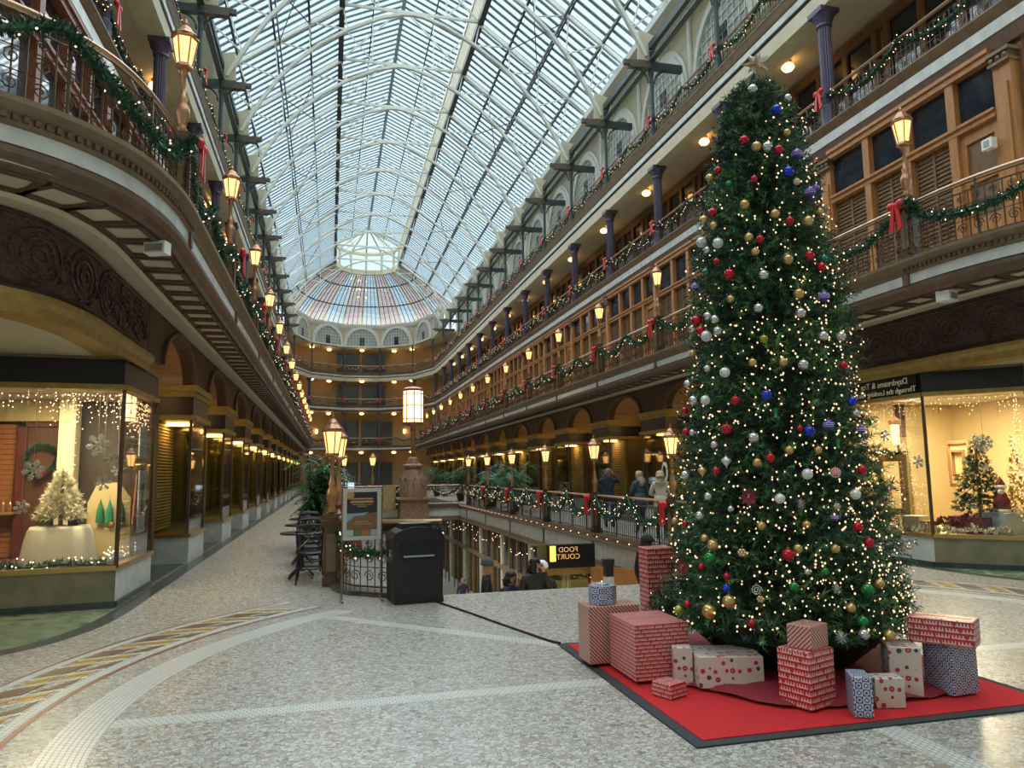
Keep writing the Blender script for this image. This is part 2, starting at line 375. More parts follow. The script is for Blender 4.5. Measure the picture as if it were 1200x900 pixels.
# ================= upper fascias (third and fourth floor), swept round the apse
AP=[(7.5,75),(7.4,79),(5.7,84.2),(2.05,86.8)]
def upath(h0=0,y0=-8,apse=True):
    p=[(hx(7.5+h0,1),y0)]
    if apse:
        o=[(7.5+h0,75),(7.4+h0,79+h0*.3),(5.7+h0*.8,84.2+h0*.8),(2.05+h0*.3,86.8+h0)]
        p+=[(hx(h,1),y) for h,y in o]+[(hx(h,-1),y) for h,y in o[::-1]]
    p+=[(hx(7.5+h0,-1),y0)]; return p
def band(nm,path,z,wb,wt,zl,zt,low,mid):
    t=empty(nm,kind='structure')
    MB().sweep(path,[(-.3,wt),(.0,wt),(.04,wt+.05),(.10,zt-.06),(.12,zt-.03),(.12,zt),(-.3,zt)],1).build('ledge_moulding',M['ledge'],t)
    MB().sweep(path,[(-.2,wb),(.02,wb),(.02,wt),(-.2,wt)],1).build('fascia_panel',M['marble'],t)
    MB().sweep(path,[(-.2,low),(-.04,low),(.0,wb-.03),(.0,wb),(-.2,wb)],1).build('under_moulding',mid,t)
    return t
UP=upath()
band('trim_3',UP,0,9.0,9.22,0,9.43,8.74,M['brown'])
band('trim_4',UP,0,12.82,13.0,0,13.3,12.70,M['iron'])
band('trim_2',UP[1:-1],0,4.4,4.6,0,4.83,4.25,M['brown'])
MB().sweep(UP,[(-.02,12.32),(-.62,12.32),(-.62,12.72),(-.02,12.72)],1).build('ceiling_beam',M['cream'],kind='structure')
for nm,zz,m_ in (('ceiling_2',8.76,M['soffit']),('ceiling_3',12.5,M['soffit'])):
    MB().sweep(UP,[(-.1,zz),(-4.2,zz),(-4.2,zz+.45),(-.1,zz+.45)],1,True,False).build(nm,m_,kind='structure')
MB().sweep(UP[1:-1],[(-.1,4.3),(-4.2,4.3),(-4.2,4.75),(-.1,4.75)],1,True,False).build('ceiling_5',M['soffit'],kind='structure')
# upper back walls
WL=upath(1.85)
MB().sweep(WL,[(0,9.2),(0,12.55),(-.2,12.55),(-.2,9.2)],1).build('wall_3',M['ochre'],kind='structure')
for s in (1,-1): MB().box(*sorted((hx(9.25,s),hx(9.45,s))),-8.5,76,13.2,19).build('wall_4',M['cream'],kind='structure')
MB().sweep(upath(.05)[1:-1],[(0,16.2),(0,19.0),(-.3,19.0),(-.3,16.2)],1).build('wall_apse_lunettes',M['cream'],kind='structure')
MB().sweep(upath(.05)[1:-1],[(.12,18.55),(.2,18.8),(.2,19),(0,19),(0,18.4)],1).build('trim_5',M['white'],kind='structure')
MB().sweep(upath(.05)[1:-1],[(-.05,16.15),(-2.9,16.15),(-2.9,16.3),(-.05,16.3)],1).build('ceiling_6',M['soffit'],kind='structure')
MB().sweep(WL[1:-1],[(0,13.2),(0,16.2),(-.2,16.2),(-.2,13.2)],1).build('wall_apse_gallery',M['ochre'],kind='structure')
A2=[(hx(7.5+2.4,1),79),(hx(6.2+1.6,1),86),(hx(2.05+.8,1),89.2),(hx(2.05+.8,-1),89.2),(hx(6.2+1.6,-1),86),(hx(7.5+2.4,-1),79)]
MB().sweep(A2,[(0,-5),(0,9.0),(-.2,9.0),(-.2,-5)],1).build('wall_far',M['ochre'],kind='structure')
MB().box(-12,19,-9.2,-9,0,30).build('wall_back',M['cream'],kind='structure')
# ================= ROOF
roof=empty('roof',kind='structure')
EV,RM,RT,RD=(8.9,18.95),(3.2,23.1),(3.2,24.95),(0,26.45)
YA,YB=-8.5,75
gl=MB(); bars=MB()
for s in (1,-1):
    for (a,b) in ((EV,RM),(RT,RD)):
        gl.add([(hx(a[0],s),YA,a[1]+.1),(hx(b[0],s),YA,b[1]+.1),(hx(b[0],s),YB,b[1]+.1),(hx(a[0],s),YB,a[1]+.1)],[(0,1,2,3)])
        y=YA+.25
        while y<YB: bars.bar((hx(a[0],s),y,a[1]+.04),(hx(b[0],s),y,b[1]+.04),.175,.04); y+=.51
gl.build('roof_glazing',M['roofglass'],roof,kind='stuff')
M['bar']=mat('grey_glazing_bar',(.27,.345,.395),.5); bars.build('glazing_bar',M['bar'],roof,kind='stuff')
for s in (1,-1):
    n=sl[s]
    MB().box(*sorted((hx(3.12,s),hx(3.28,s))),YA,YB,24.75,25.0).build('monitor_rail',M['white'],roof)
    MB().box(*sorted((hx(3.1,s),hx(3.35,s))),YA,YB,22.85,23.15).build('monitor_beam',M['iron'],roof)
    lv=MB(); y=YA
    while y<YB: lv.box(*sorted((hx(3.17,s),hx(3.23,s))),y,y+.62,23.15,24.75); y+=.66
    lv.build('monitor_louvre',M['cream'],roof,kind='stuff')
    for h,z,w in ((4.65,22.0,.09),(6.1,20.93,.08),(5.9,20.75,.05),(7.62,19.82,.10)):
        MB().box(*sorted((hx(h-w/2,s),hx(h+w/2,s))),YA,YB,z-.08,z+.06).build('purlin',M['iron'],roof)
    MB().box(*sorted((hx(1.6,s)-.03,hx(1.6,s)+.03)),YA,YB,25.58,25.68).build('purlin',M['iron'],roof)
    eb=MB(); eb.box(*sorted((hx(8.3,s),hx(9.25,s))),YA,YB,18.55,18.85); eb.box(*sorted((hx(8.55,s),hx(8.95,s))),YA,YB,18.85,19.05); eb.build('eaves_moulding',M['white'],roof)
    gb=MB(); gb.box(*sorted((hx(7.52,s),hx(7.68,s))),YA,YB,16.75,17.0); gb.box(*sorted((hx(7.50,s),hx(7.70,s))),YA,YB,16.28,16.36); gb.build('gutter_beam',M['greenpost'],roof)
MB().box(C-.1,C+.1,YA,YB,26.3,26.5).build('ridge_beam',M['bar'],roof)
# one truss, copied to every post
def truss(loc,lab):
    t=empty('roof_truss',loc,0,kind='structure')
    ap=[(7.42,16.5),(7.05,17.25),(6.6,18.07),(5.95,19.1),(5.2,20.0),(4.2,20.95),(2.95,21.83),(1.5,22.6),(.5,22.92),(0,22.97)]
    ar=[(h,0,z) for h,z in ap]+[(-h,0,z) for h,z in ap[::-1][1:]]
    ml=MB()
    for a_,b_ in zip(ar[:-1],ar[1:]): ml.bar(a_,b_,.17,.13)
    ml.build('arch_rib',M['white'],t)
    for s in (1,-1):
        MB().bar((s*8.5,0,19.02),(s*3.2,0,22.95),.14,.16).build('rafter',M['white'],t)
        wb=MB(); A=[(6.9,17.5),(5.95,19.1),(4.6,20.6),(2.95,21.83)]; P=[(8.5,19.0),(7.62,19.75),(6.1,20.85),(4.65,21.95),(3.2,23.0)]
        for i in range(4):
            for j in (i,i+1): wb.bar((s*A[i][0],0,A[i][1]),(s*P[j][0],0,P[j][1]),.06,.05)
        wb.build('web_strut',M['white'],t)
        g=MB(); g.slab([(s*7.1,-.04,16.35),(s*7.9,-.04,16.35),(s*7.9,-.04,17.3),(s*7.15,-.04,17.5)],(0,.08,0)); g.build('gusset_plate',M['cream'],t)
    MB().bar((-3.2,0,23.05),(3.2,0,23.05),.1,.12).build('tie_beam',M['white'],t)
    x=MB()
    for s in (1,-1): x.bar((s*3.1,0,23.1),(s*.1,0,26.2),.07); x.bar((s*1.6,0,23.1),(s*1.6,0,25.5),.05); x.bar((s*3.1,0,24.8),(s*1.6,0,23.1),.05)
    x.build('monitor_strut',M['white'],t)
    return t
t0=truss((C,YN[0],0),'')
for i in range(-2,NB+1):
    if i: dup(t0,(C,Y0+DY*i,0))
# wind-brace crosses between trusses
xb=MB()
for i in range(-1,NB):
    for s in (1,-1):
        if i%2==0:
            for a_,b_ in (((5.9,20.6,.2),(4.6,21.6,4.2)),((5.9,20.6,4.2),(4.6,21.6,.2))):
                xb.bar((hx(a_[0],s),Y0+DY*i+a_[2],a_[1]),(hx(b_[0],s),Y0+DY*i+b_[2],b_[1]),.035)
xb.build('wind_brace',M['iron'],roof,kind='stuff')
# half dome over the apse
dome=empty('apse_dome',kind='structure')
M['pinkglass']=glassmat('pink_glass',(.62,.45,.42),.05,.02,.2); M['domeglass']=glassmat('dome_glass',(.55,.60,.62),.05,.02,.2)
base=[(hx(h,1),y) for h,y in ((8.9,75),(8.75,79.3),(7.9,82.6),(6.7,85.2),(4.7,87.2),(2.3,88.3),(0,88.6))]
base=base+[(2*C-x,y) for x,y in base[::-1][1:]]
top=[(C+3.2*math.cos(PI*i/12),75+3.2*math.sin(PI*i/12)) for i in range(13)]
def dp(i,t):
    b_,u_=base[i],top[i]; return (b_[0]+(u_[0]-b_[0])*t,b_[1]+(u_[1]-b_[1])*t,18.9+(23.1-18.9)*t+.55*math.sin(PI*t))
for i in range(13):
    r_=MB()
    for k in range(6): r_.bar(dp(i,k/6),dp(i,(k+1)/6),.16,.18)
    r_.build('dome_rib',M['cream'],dome)
gb=MB(); pk=MB()
for i in range(12):
    def q(f_,t): a_,b_=dp(i,t),dp(i+1,t); return tuple(a_[j]+(b_[j]-a_[j])*f_ for j in range(3))
    g=MB()
    for k in range(6): g.add([q(0,k/6),q(1,k/6),q(1,(k+1)/6),q(0,(k+1)/6)],[(0,1,2,3)])
    g.build('dome_pane',M['domeglass'] if i%2 else M['pinkglass'],dome)
    for f_ in (.25,.5,.75):
        for k in range(6): gb.bar(q(f_,k/6),q(f_,(k+1)/6),.06,.06)
    for t in (.33,.66): gb.bar(q(0,t),q(1,t),.14,.1)
gb.build('dome_bar',M['iron'],dome,kind='stuff')
ln=empty('roof_lantern',kind='structure')
tp=[top[i] for i in range(0,13,2)]
for i in range(6):
    a_,b_=tp[i],tp[i+1]
    f=MB(); f.bar((*a_,22.9),(*b_,22.9),.3,.5); f.bar((*a_,24.9),(*b_,24.9),.2,.3); f.bar((*a_,23),(*a_,25),.5,.25)
    f.build('lantern_frame',M['cream'],ln)
    MB().slab([(*a_,23.1),(*b_,23.1),(*b_,24.8),(*a_,24.8)],(0,.02,0)).build('lantern_pane',M['roofglass'],ln)
    MB().add([(*a_,25),(*b_,25),(C,75,26.9)],[(0,1,2)]).build('lantern_roof_pane',M['roofglass'],ln)
    MB().bar((*a_,25),(C,75,26.9),.16).build('lantern_rib',M['cream'],ln)
MB().lathe([(.25,26.6),(.3,26.9),(.1,27.2),(.02,27.8)],8,(C,75,0)).build('lantern_finial',M['cream'],ln)
# ================= lunette windows on the top wall
def lunette(loc,rz,w=1.75):
    t=empty('lunette_window',loc,rz,kind='structure')
    n=14; arcp=[(math.cos(PI*i/n),math.sin(PI*i/n)) for i in range(n+1)]
    f=MB()
    for r0,r1,d in ((1.0,1.13,.16),(1.13,1.22,.09)):
        for a_,b_ in zip(arcp[:-1],arcp[1:]):
            f.slab([(0,w*r0*a_[0],2.0*r0*a_[1]),(0,w*r0*b_[0],2.0*r0*b_[1]),(0,w*r1*b_[0],2.0*r1*b_[1]),(0,w*r1*a_[0],2.0*r1*a_[1])],(-d,0,0))
    f.box(-.2,0,-w*1.25,w*1.25,-.16,0); f.build('lunette_frame',M['white'],t)
    g=MB(); g.slab([(-.03,w*a_[0],2*a_[1]) for a_ in arcp],(.02,0,0)); g.build('pane',M['lunette'],t)
    l=MB()
    for k in range(-4,5):
        y=w*k/5; l.bar((-.05,y,0),(-.05,y,2*math.sqrt(max(0,1-(y/w)**2))),.04)
    for z in (.35,.7,1.05,1.4,1.75): yy=w*math.sqrt(max(0,1-(z/2)**2)); l.bar((-.05,-yy,z),(-.05,yy,z),.04)
    l.build('lattice',M['white'],t)
    MB().box(-.07,0,-.28,.28,.05,1.0).build('casement',M['darkglass'],t)
    return t
M['lunette']=mat('pale_green_frosted_glass',(.36,.44,.40),.25)
l0=lunette((hx(9.22,1),YN[0]+DY/2,15.55),0)
for i in range(-2,NB):
    for s in (1,-1):
        if (i,s)!=(0,1): dup(l0,(hx(9.24,s),Y0+DY*(i+.5),15.55),0 if s>0 else PI)
def edge_pts(path,off=0):
    return [(path[i],path[i+1]) for i in range(len(path)-1)]
aw=upath(.05)[1:-1]
for a_,b_ in edge_pts(aw):
    mid=((a_[0]+b_[0])/2,(a_[1]+b_[1])/2); d=math.atan2(b_[1]-a_[1],b_[0]-a_[0]); nx,ny=-math.sin(d),math.cos(d)
    dup(l0,(mid[0]+nx*.02,mid[1]+ny*.03,16.45),d-PI/2)
for s in (1,-1):
    for i in range(-2,NB+1): MB().lathe([(.1,15.4),(.1,18.2),(.2,18.5)],8,(hx(9.2,s),Y0+DY*i,0)).build('wall_pilaster',M['white'],kind='structure')
# ================= posts and columns
ap=UP[1:-1]
def loclab(i,s,what): return '%s %s, %s from the near end'%(what,SIDE[s],ORD[i])
def toppost():
    t=empty('gallery_post',(0,0,0),0,'x','post','slate posts of the top gallery')
    MB().lathe([(.11,0),(.11,.5),(.075,.6),(.075,2.4),(.12,2.6),(.075,2.7),(.085,3.4)],8).build('shaft',M['greenpost'],t)
    b=MB(); b.box(-.85,.0,-.11,.11,2.72,2.98); b.box(-1.05,-.85,-.08,.08,2.82,2.98); b.build('carved_beam_end',mat('weathered_beam_wood',(.16,.13,.10),.6,noise=(20,(.05,.045,.045))),t)
    MB().box(0,1.2,-.1,.1,2.72,2.98).build('cross_beam',M['greenpost'],t)
    k=MB()
    for sx in (1,-1): k.tube([(sx*(.12+.45*(1-math.cos(a_))),0,2.2+.5*math.sin(a_)) for a_ in [PI/2*j/6 for j in range(7)]],.035,5)
    for sy in (1,-1): k.tube([(0,sy*(.08+.5*(1-math.cos(a_))),2.85+.5*math.sin(a_)) for a_ in [PI/2*j/6 for j in range(7)]],.035,5)
    k.build('scroll_bracket',M['greenpost'],t); return t
tp0=toppost(); first=True
for s in (1,-1):
    for i in range(NB+1):
        lab='slate iron post with beam bracket, top gallery %s, %s from near end'%(SIDE[s],ORD[i])
        if first: o=tp0; first=False; o.location=(hx(7.6,s),YN[i],13.3); o['label']=lab
        else: dup(tp0,(hx(7.6,s),YN[i],13.3),0 if s>0 else PI,lab)
def column():
    t=empty('gallery_column',(0,0,0),0,'x','column','plum columns of the third floor gallery')
    n=16; pr=[(.19,0),(.19,.5),(.15,.55),(.15,.9),(.145,2.35)]
    MB().lathe(pr[:3],12).build('plinth',M['blue'],t)
    sh=MB(); vs=[];zz=[.55,1.5,2.5]
    for z in zz:
        for k in range(32):
            r_=(.155 if k%2 else .135)*(1-.03*z); a_=2*PI*k/32; vs.append((r_*math.cos(a_),r_*math.sin(a_),z))
    sh.add(vs,[(i*32+k,i*32+(k+1)%32,(i+1)*32+(k+1)%32,(i+1)*32+k) for i in range(2) for k in range(32)]); sh.build('shaft',M['blue'],t)
    c=MB(); c.lathe([(.15,2.48),(.18,2.5),(.17,2.55),(.19,2.62),(.26,2.78)],16); c.box(-.25,.25,-.25,.25,2.78,2.9)
    for k in range(8): a_=2*PI*k/8; c.ball((.2*math.cos(a_),.2*math.sin(a_),2.72),.05,6,4)
    c.build('capital',M['blue'],t); return t
c0=column(); first=True
for s in (1,-1):
    for i in range(-1,NB+1):
        if i<0: lab='plum fluted column over the near curved balcony, '+SIDE[s]
        else: lab='plum fluted column on the third floor, %s, %s from near end'%(SIDE[s],ORD[i])
        p=(hx(7.68,s),Y0+DY*i,9.43)
        if first: c0.location=p; c0['label']=lab; first=False
        else: dup(c0,p,0,lab)
for j,(x,y) in enumerate(ap):
    d=Vector((C-x,78-y)).normalized()*.15; nm=ORD[j]
    if 0<j<len(ap)-1:
        dup(c0,(x-d.x,y-d.y,9.43),0,'thin dark column on the far end third floor, %s around the curve'%nm); 
        c2=MB().lathe([(.12,0),(.08,.3),(.075,2.3),(.14,2.6),(.11,2.84)],10).build('gallery_post',M['greenpost'],None,loc=(x+d.x*1.2,y+d.y*1.2,13.3)); tag(c2,'dark post on the far end top gallery, %s around the curve'%nm,'post','posts of the far end top gallery')
        c2=MB().lathe([(.16,0),(.12,.3),(.11,3.7),(.2,3.9)],10).build('gallery_column',M['blue'],None,loc=(x-d.x,y-d.y,4.83)); tag(c2,'dark column on the far end second floor, %s around the curve'%nm,'column','columns of the far end second floor')
        c2=MB().lathe([(.16,0),(.12,.3),(.11,4.0),(.2,4.3)],10).build('gallery_column',M['blue'],None,loc=(x-d.x,y-d.y,0)); tag(c2,'dark column on the far end ground floor, %s around the curve'%nm,'column','columns of the far end ground floor')
# ================= GROUND FLOOR SHOP BAYS (origin: post line, x outwards from the hall centre)
M['blind']=mat('warm_venetian_blind',(.62,.46,.20),.6)
M['shopwall']=mat('warm_shop_wall',(.55,.42,.22),.7)
M['tan']=mat('tan_vault_wood',(.40,.25,.12),.45,noise=(10,(.27,.15,.07),(.2,1,1)))
def shop_window():
    t=empty('shop_window',(0,0,0),0,'x','shop window','glazed shop bays along the arcade')
    w=.89
    b=MB(); b.box(6.10,7.5,-w,w,0,.5); b.build('stone_base',M['marble'],t)
    MB().box(6.06,7.5,-w-.03,w+.03,.5,.56).build('sill',M['brass'],t)
    MB().box(6.13,6.15,-w+.04,w-.04,.56,2.74).build('pane',M['tintglass'],t)
    for y in (-w+.02,w-.02): MB().box(6.17,7.5,y-.01,y+.01,.56,2.74).build('pane',M['tintglass'],t)
    f=MB()
    for y in (-w+.02,w-.02): f.box(6.11,6.16,y-.025,y+.025,.56,2.74); f.box(7.44,7.5,y-.03,y+.03,.56,2.74)
    f.build('corner_post',M['bronze'],t)
    MB().box(6.04,7.5,-w-.04,w+.04,2.74,2.84).build('head_moulding',M['gold'],t)
    MB().box(6.10,7.5,-w,w,2.84,3.2).build('sign_panel',M['signb'],t)
    c=MB(); c.box(6.08,7.5,-w-.03,w+.03,3.2,3.3); c.box(6.03,7.5,-w-.08,w+.08,3.3,3.42); c.build('cornice',M['gold'],t)
    MB().box(7.36,7.42,-w+.05,w-.05,.56,2.74).build('display_back',M['shopwall'],t)
    bl=MB()
    for k in range(34): bl.box(6.75,6.8,-w+.1,w-.1,.62+k*.062,.655+k*.062)
    bl.build('venetian_blind',M['blind'],t,kind='stuff')
    MB().lathe([(.26,0),(.26,.03)],10,(6.5,0,2.69)).build('downlight',M['shoplight'],t)
    return t
def archway():
    t=empty('arcade_arch',kind='structure')
    arcp=[(1.38*math.cos(PI*i/14),.66*math.sin(PI*i/14)) for i in range(15)]
    sp_=MB(); pr=[(2.3,.85),(2.3,0)]+[(y,z) for y,z in arcp]+[(-2.3,0),(-2.3,.85)]
    for i in range(14):
        (ya,za),(yb,zb)=arcp[i],arcp[i+1]; sp_.slab([(6.12,ya,3.42+za),(6.12,yb,3.42+zb),(6.12,yb,4.27),(6.12,ya,4.27)],(.2,0,0))
    for y0,y1 in ((-2.3,-1.38),(1.38,2.3)): sp_.box(6.12,6.32,y0,y1,3.42,4.27)
    sp_.build('spandrel',M['tan' if 0 else 'carved'],t)
    ab=MB()
    for i in range(14):
        (ya,za),(yb,zb)=arcp[i],arcp[i+1]; ab.slab([(6.06,ya,3.42+za),(6.06,yb,3.42+zb),(6.06,yb*1.07,3.42+zb*1.1),(6.06,ya*1.07,3.42+za*1.1)],(.08,0,0))
    ab.build('arch_moulding',M['brown'],t)
    v=MB()
    v.add([(6.3,y,3.42+z) for y,z in arcp]+[(7.5,y,3.42+z) for y,z in arcp],[(i,i+1,i+16,i+15) for i in range(14)])
    v.build('vault',M['tan'],t)
    MB().slab([(7.4,y,3.42+z) for y,z in arcp],(.08,0,0)).build('tympanum',M['tan'],t)
    return t
def doorway():
    t=empty('shop_doorway',(0,0,0),0,'x','doorway','arched shop doorways along the arcade')
    MB().box(7.3,7.5,-1.31,1.31,3.0,3.42).build('transom_panel',M['signb'],t)
    for s_ in (-1,1):
        d=MB(); y0=.04*s_;y1=1.30*s_
        ya,yb=min(y0,y1),max(y0,y1)
        d.box(7.38,7.46,ya,ya+.14,0.02,2.95);d.box(7.38,7.46,yb-.14,yb,0.02,2.95);d.box(7.38,7.46,ya+.14,yb-.14,0.02,.5);d.box(7.38,7.46,ya+.14,yb-.14,2.75,2.95)
        d=d.build('door_leaf',M['walnut'],t); MB().box(7.41,7.43,ya+.14,yb-.14,.5,2.75).build('pane',M['darkglass'],d)
        MB().ball((7.33,.12*s_,1.2),.045,8,6).build('door_knob',M['brass'],d)
    MB().tube([(6.85,0,3.75),(6.85,0,3.32)],.012,4).build('lamp_chain',M['iron'],t); MB().lathe([(.05,0),(.11,.08),(.11,.22),(.04,.3)],8,(6.85,0,3.05)).build('hanging_lamp',M['shoplight'],t)
    MB().box(6.15,7.38,-1.31,1.31,0,.02).build('threshold',M['dmarble'],t)
    return t
sw=shop_window(); dw=doorway(); aw0=archway(); f1=f2=True; aw0.location=(C,YN[1],0)
for s in (1,-1):
    for i in range(NB+1):
        rz=0 if s>0 else PI
        if i>0:
            if (i,s)!=(1,1): dup(aw0,(C,YN[i],0),rz)
            lab='wooden double door recessed under an arch, %s, %s from near end'%(SIDE[s],ORD[i-1])
            if f1: o=dw; o.location=(C,YN[i],0); o['label']=lab; f1=False
            else: dup(dw,(C,YN[i],0),rz,lab)
        if i<NB and i>0:
            lab='glass shop bay with black sign band, %s, %s after the corner shop'%(SIDE[s],ORD[i-1])
            if f2: o=sw; o.location=(C,YN[i]+DY/2,0); o['label']=lab; f2=False
            else: dup(sw,(C,YN[i]+DY/2,0),rz,lab)
    MB().box(*sorted((hx(7.52,s),hx(7.7,s))),12.5,75,0,4.3).build('wall_%s_shops'%sl[s],M['carved'],kind='structure')
# ================= SECOND FLOOR OAK FRONTS (origin: h=7.5 plane, bay centre, z=4.83)
def oakfront(red=False):
    t=empty('oak_shopfront',(0,0,0),0,'x','shopfront','oak shopfronts on the second floor')
    H=3.93
    for y in (-2.3,):
        p=MB(); p.box(-.06,.14,y-.17,y+.17,.0,3.55); p.box(-.10,-.06,y-.11,y+.11,.5,3.2); p.box(-.1,.14,y-.2,y+.2,0,.35); p.build('pilaster',M['honey'],t)
        c=MB(); c.box(-.13,.14,y-.2,y+.2,3.55,3.6); c.box(-.15,.14,y-.22,y+.22,3.72,3.78); c.box(-.09,.14,y-.16,y+.16,3.6,3.72)
        for k in (-.13,0,.13): c.ball((-.11,y+k,3.65),.05,6,4)
        c.build('capital',M['ledge'],t)
    b=MB(); b.box(-.1,.14,-2.13,2.13,3.74,H); b.box(-.14,.14,-2.13,2.13,3.86,H); b.build('head_beam',M['honey'],t)
    r=MB(); r.box(-.08,.12,-2.13,2.13,2.72,2.82); r.box(-.12,.12,-2.13,2.13,2.82,2.87); r.build('transom_rail',M['honey'],t)
    ys=[-2.13,-1.22,-.12,.98,2.13]
    m=[]
    for k in range(4):
        y0,y1=ys[k],ys[k+1]
        if k: MB().box(-.07,.12,y0-.09,y0+.09,0,3.74).build('mullion',M['honey'],t)
        a,b_=y0+(.09 if k else 0),y1-(.09 if k<3 else 0)
        MB().box(.05,.07,a,b_,2.87,3.74).build('pane',M['darkglass'],t)
        if k==0:
            d=MB(); d.box(.0,.07,a,a+.12,0,2.72); d.box(0,.07,b_-.12,b_,0,2.72); d.box(0,.07,a+.12,b_-.12,2.5,2.72); d.box(0,.07,a+.12,b_-.12,0,1.1); d.box(0,.07,a+.12,b_-.12,1.75,1.9)
            d=d.build('door',M['honey'],t); MB().box(.04,.05,a+.12,b_-.12,1.1,1.75).build('pane',M['shutter'],d); MB().box(.04,.05,a+.12,b_-.12,1.9,2.5).build('pane',M['shutter'],d)
        elif red:
            MB().box(.04,.06,a,b_,.5,2.72).build('large_pane',M['skyglass'],t); MB().box(.0,.08,a,b_,0,.5).build('lower_panel',M['honey'],t)
        else:
            q=MB(); q.box(.06,.1,a,b_,0,2.72); q.build('shutter_panel',M['shutter'],t)
            sl_=MB()
            for j in range(30): sl_.box(.035,.06,a+.04,b_-.04,.16+j*.084,.20+j*.084)
            for yy in (a,b_-.05,(a+b_)/2-.025): sl_.box(.02,.06,yy,yy+.05,0,2.72)
            sl_.build('louvre_slats',M['shutter'],t,kind='stuff')
    return t
M['skyglass']=mat('mirror_like_window_glass',(.05,.07,.08),.04,spec=1.0)
of=oakfront(); ff=True
hn=M['honey']; M['honey']=mat('red_mahogany',(.26,.10,.05),.4,noise=(12,(.19,.07,.035),(1,1,.15))); ofl=oakfront(True); M['honey']=hn; lf=True
for s in (1,-1):
    for i in range(0,NB):
        lab='oak front with four dark transom panes, second floor %s, %s from near end'%(SIDE[s],ORD[i])
        p=(hx(7.5,s),Y0+DY*(i+.5),4.83)
        if ff: of.location=p; of['label']=lab; ff=False
        elif s>0: dup(of,p,0,lab)
        else:
            lab='mahogany front with large panes, second floor %s, %s from near end'%(SIDE[s],ORD[i])
            if lf: ofl.location=p; ofl.rotation_euler=(0,0,PI); ofl['label']=lab; ofl['group']='mahogany shopfronts on the second floor'; lf=False
            else: dup(ofl,p,PI,lab)
    MB().box(*sorted((hx(7.66,s),hx(7.8,s))),9.3,77,4.78,8.8).build('wall_%s_upper'%sl[s],M['walnut'],kind='structure'); MB().box(*sorted((hx(7.62,s),hx(13,s))),9.2,9.3,4.78,8.8).build('wall_%s_return'%sl[s],M['walnut'],kind='structure')
# ================= THIRD FLOOR FRONTS and ceiling globes
def dark_front():
    t=empty('gallery_shopfront',(0,0,0),0,'x','window front','dark fronts of the third floor gallery')
    for k in range(5):
        y=-2.1+k*1.05
        MB().box(-.1,.05,y-.08,y+.08,0,2.75).build('mullion',M['walnut'],t)
        if k<4:
            MB().box(-.03,-.01,y+.08,y+.97,.55,2.7).build('pane',M['darkglass'],t); MB().box(-.05,.02,y+.08,y+.97,0,.55).build('lower_panel',M['walnut'],t)
    MB().box(-.12,.05,-2.3,2.3,2.7,2.95).build('head_rail',M['walnut'],t)
    return t
df=dark_front(); ff=True
def globe():
    t=empty('ceiling_lamp',(0,0,0),0,'x','lamp','ceiling globes of the third floor gallery')
    MB().lathe([(.05,-.12),(.1,-.05),(.11,0)],10).build('ceiling_rose',M['copper'],t)
    MB().lathe([(.03,-.30),(.12,-.27),(.17,-.2),(.14,-.12),(.06,-.1)],12).build('glass_globe',M['bulb'],t); return t
gl0=globe(); gf=True
for s in (1,-1):
    for i in range(-2,NB):
        lab='dark glazed front under the warm gallery ceiling, %s, %s from near end'%(SIDE[s],ORD[i+2])
        p=(hx(9.3,s),Y0+DY*(i+.5),9.43)
        if ff: df.location=p; df['label']=lab; ff=False
        else: dup(df,p,0 if s>0 else PI,lab)
        lab='lit ceiling globe of the third floor gallery, %s, %s from near end'%(SIDE[s],ORD[i+2])
        p=(hx(8.3,s),Y0+DY*(i+.5),12.5)
        if gf: gl0.location=p; gl0['label']=lab; gf=False
        else: dup(gl0,p,0,lab)
# ================= far end walls: window groups, lit sconces, ceiling lamps
def farfront(z,h,y,nm,lit):
    t=empty('far_window_group',(C,y,z),0,'wide dark window group on the far end wall, %s'%nm,'window','window groups on the far end wall')
    for x in (-4.3,-2.3,.12,2.1):
        MB().box(x,x+1.9,-.05,.0,.3,h).build('pane',M['grayglass'],t)
    MB().box(-.28,.05,-.22,.05,0,h+.5).build('pier',M['tan'],t)
    f=MB()
    for x in (-4.4,-2.4,2.02,4.0): f.box(x,x+.1,-.1,.0,0,h+.1)
    f.box(-4.4,4.1,-.1,0,h,h+.14); f.build('frame',M['ledge'],t)
M['grayglass']=mat('grey_reflecting_glass',(.07,.09,.09),.12)
farfront(13.3,2.4,88.55,'top gallery',1); farfront(9.43,2.5,88.55,'third floor',1); farfront(4.83,2.9,88.7,'second floor',1); farfront(0,2.9,88.7,'ground floor',0)
def sconce(loc,lab):
    t=empty('wall_sconce',loc,0,lab,'lamp','lit sconces on the far end wall')
    MB().box(-.12,.12,-.02,.1,-.1,.35).build('back_plate',M['brass'],t); MB().lathe([(.1,-.1),(.17,.1),(.14,.4)],8,(0,-.15,0)).build('shade',M['bulb'],t)
for z,nm in ((14.9,'top gallery'),(11.0,'third floor'),(6.4,'second floor')):
    yy=88.55
    for x,sd in ((-5.0,'at the bistro table end'),(5.0,'at the tree end')): sconce((C+x,yy-.3-(.6 if z<9 else 0),z),'warm sconce on the far end wall %s, %s'%(sd,nm))
gl1=gl0
for z,nm in ((16.15,'top gallery'),(12.5,'third floor'),(8.76,'second floor'),(4.3,'ground floor')):
    for k,x in enumerate((-5.6,-3.7,0,3.7,5.6)):
        dup(gl0,(C+x,86.6-(1.6 if abs(x)>5 else .0),z),0,'lit ceiling lamp at the far end, %s, %s of five'%(nm,ORD[k]),'ceiling lamps at the far end',scale=(1.6,1.6,1.2))
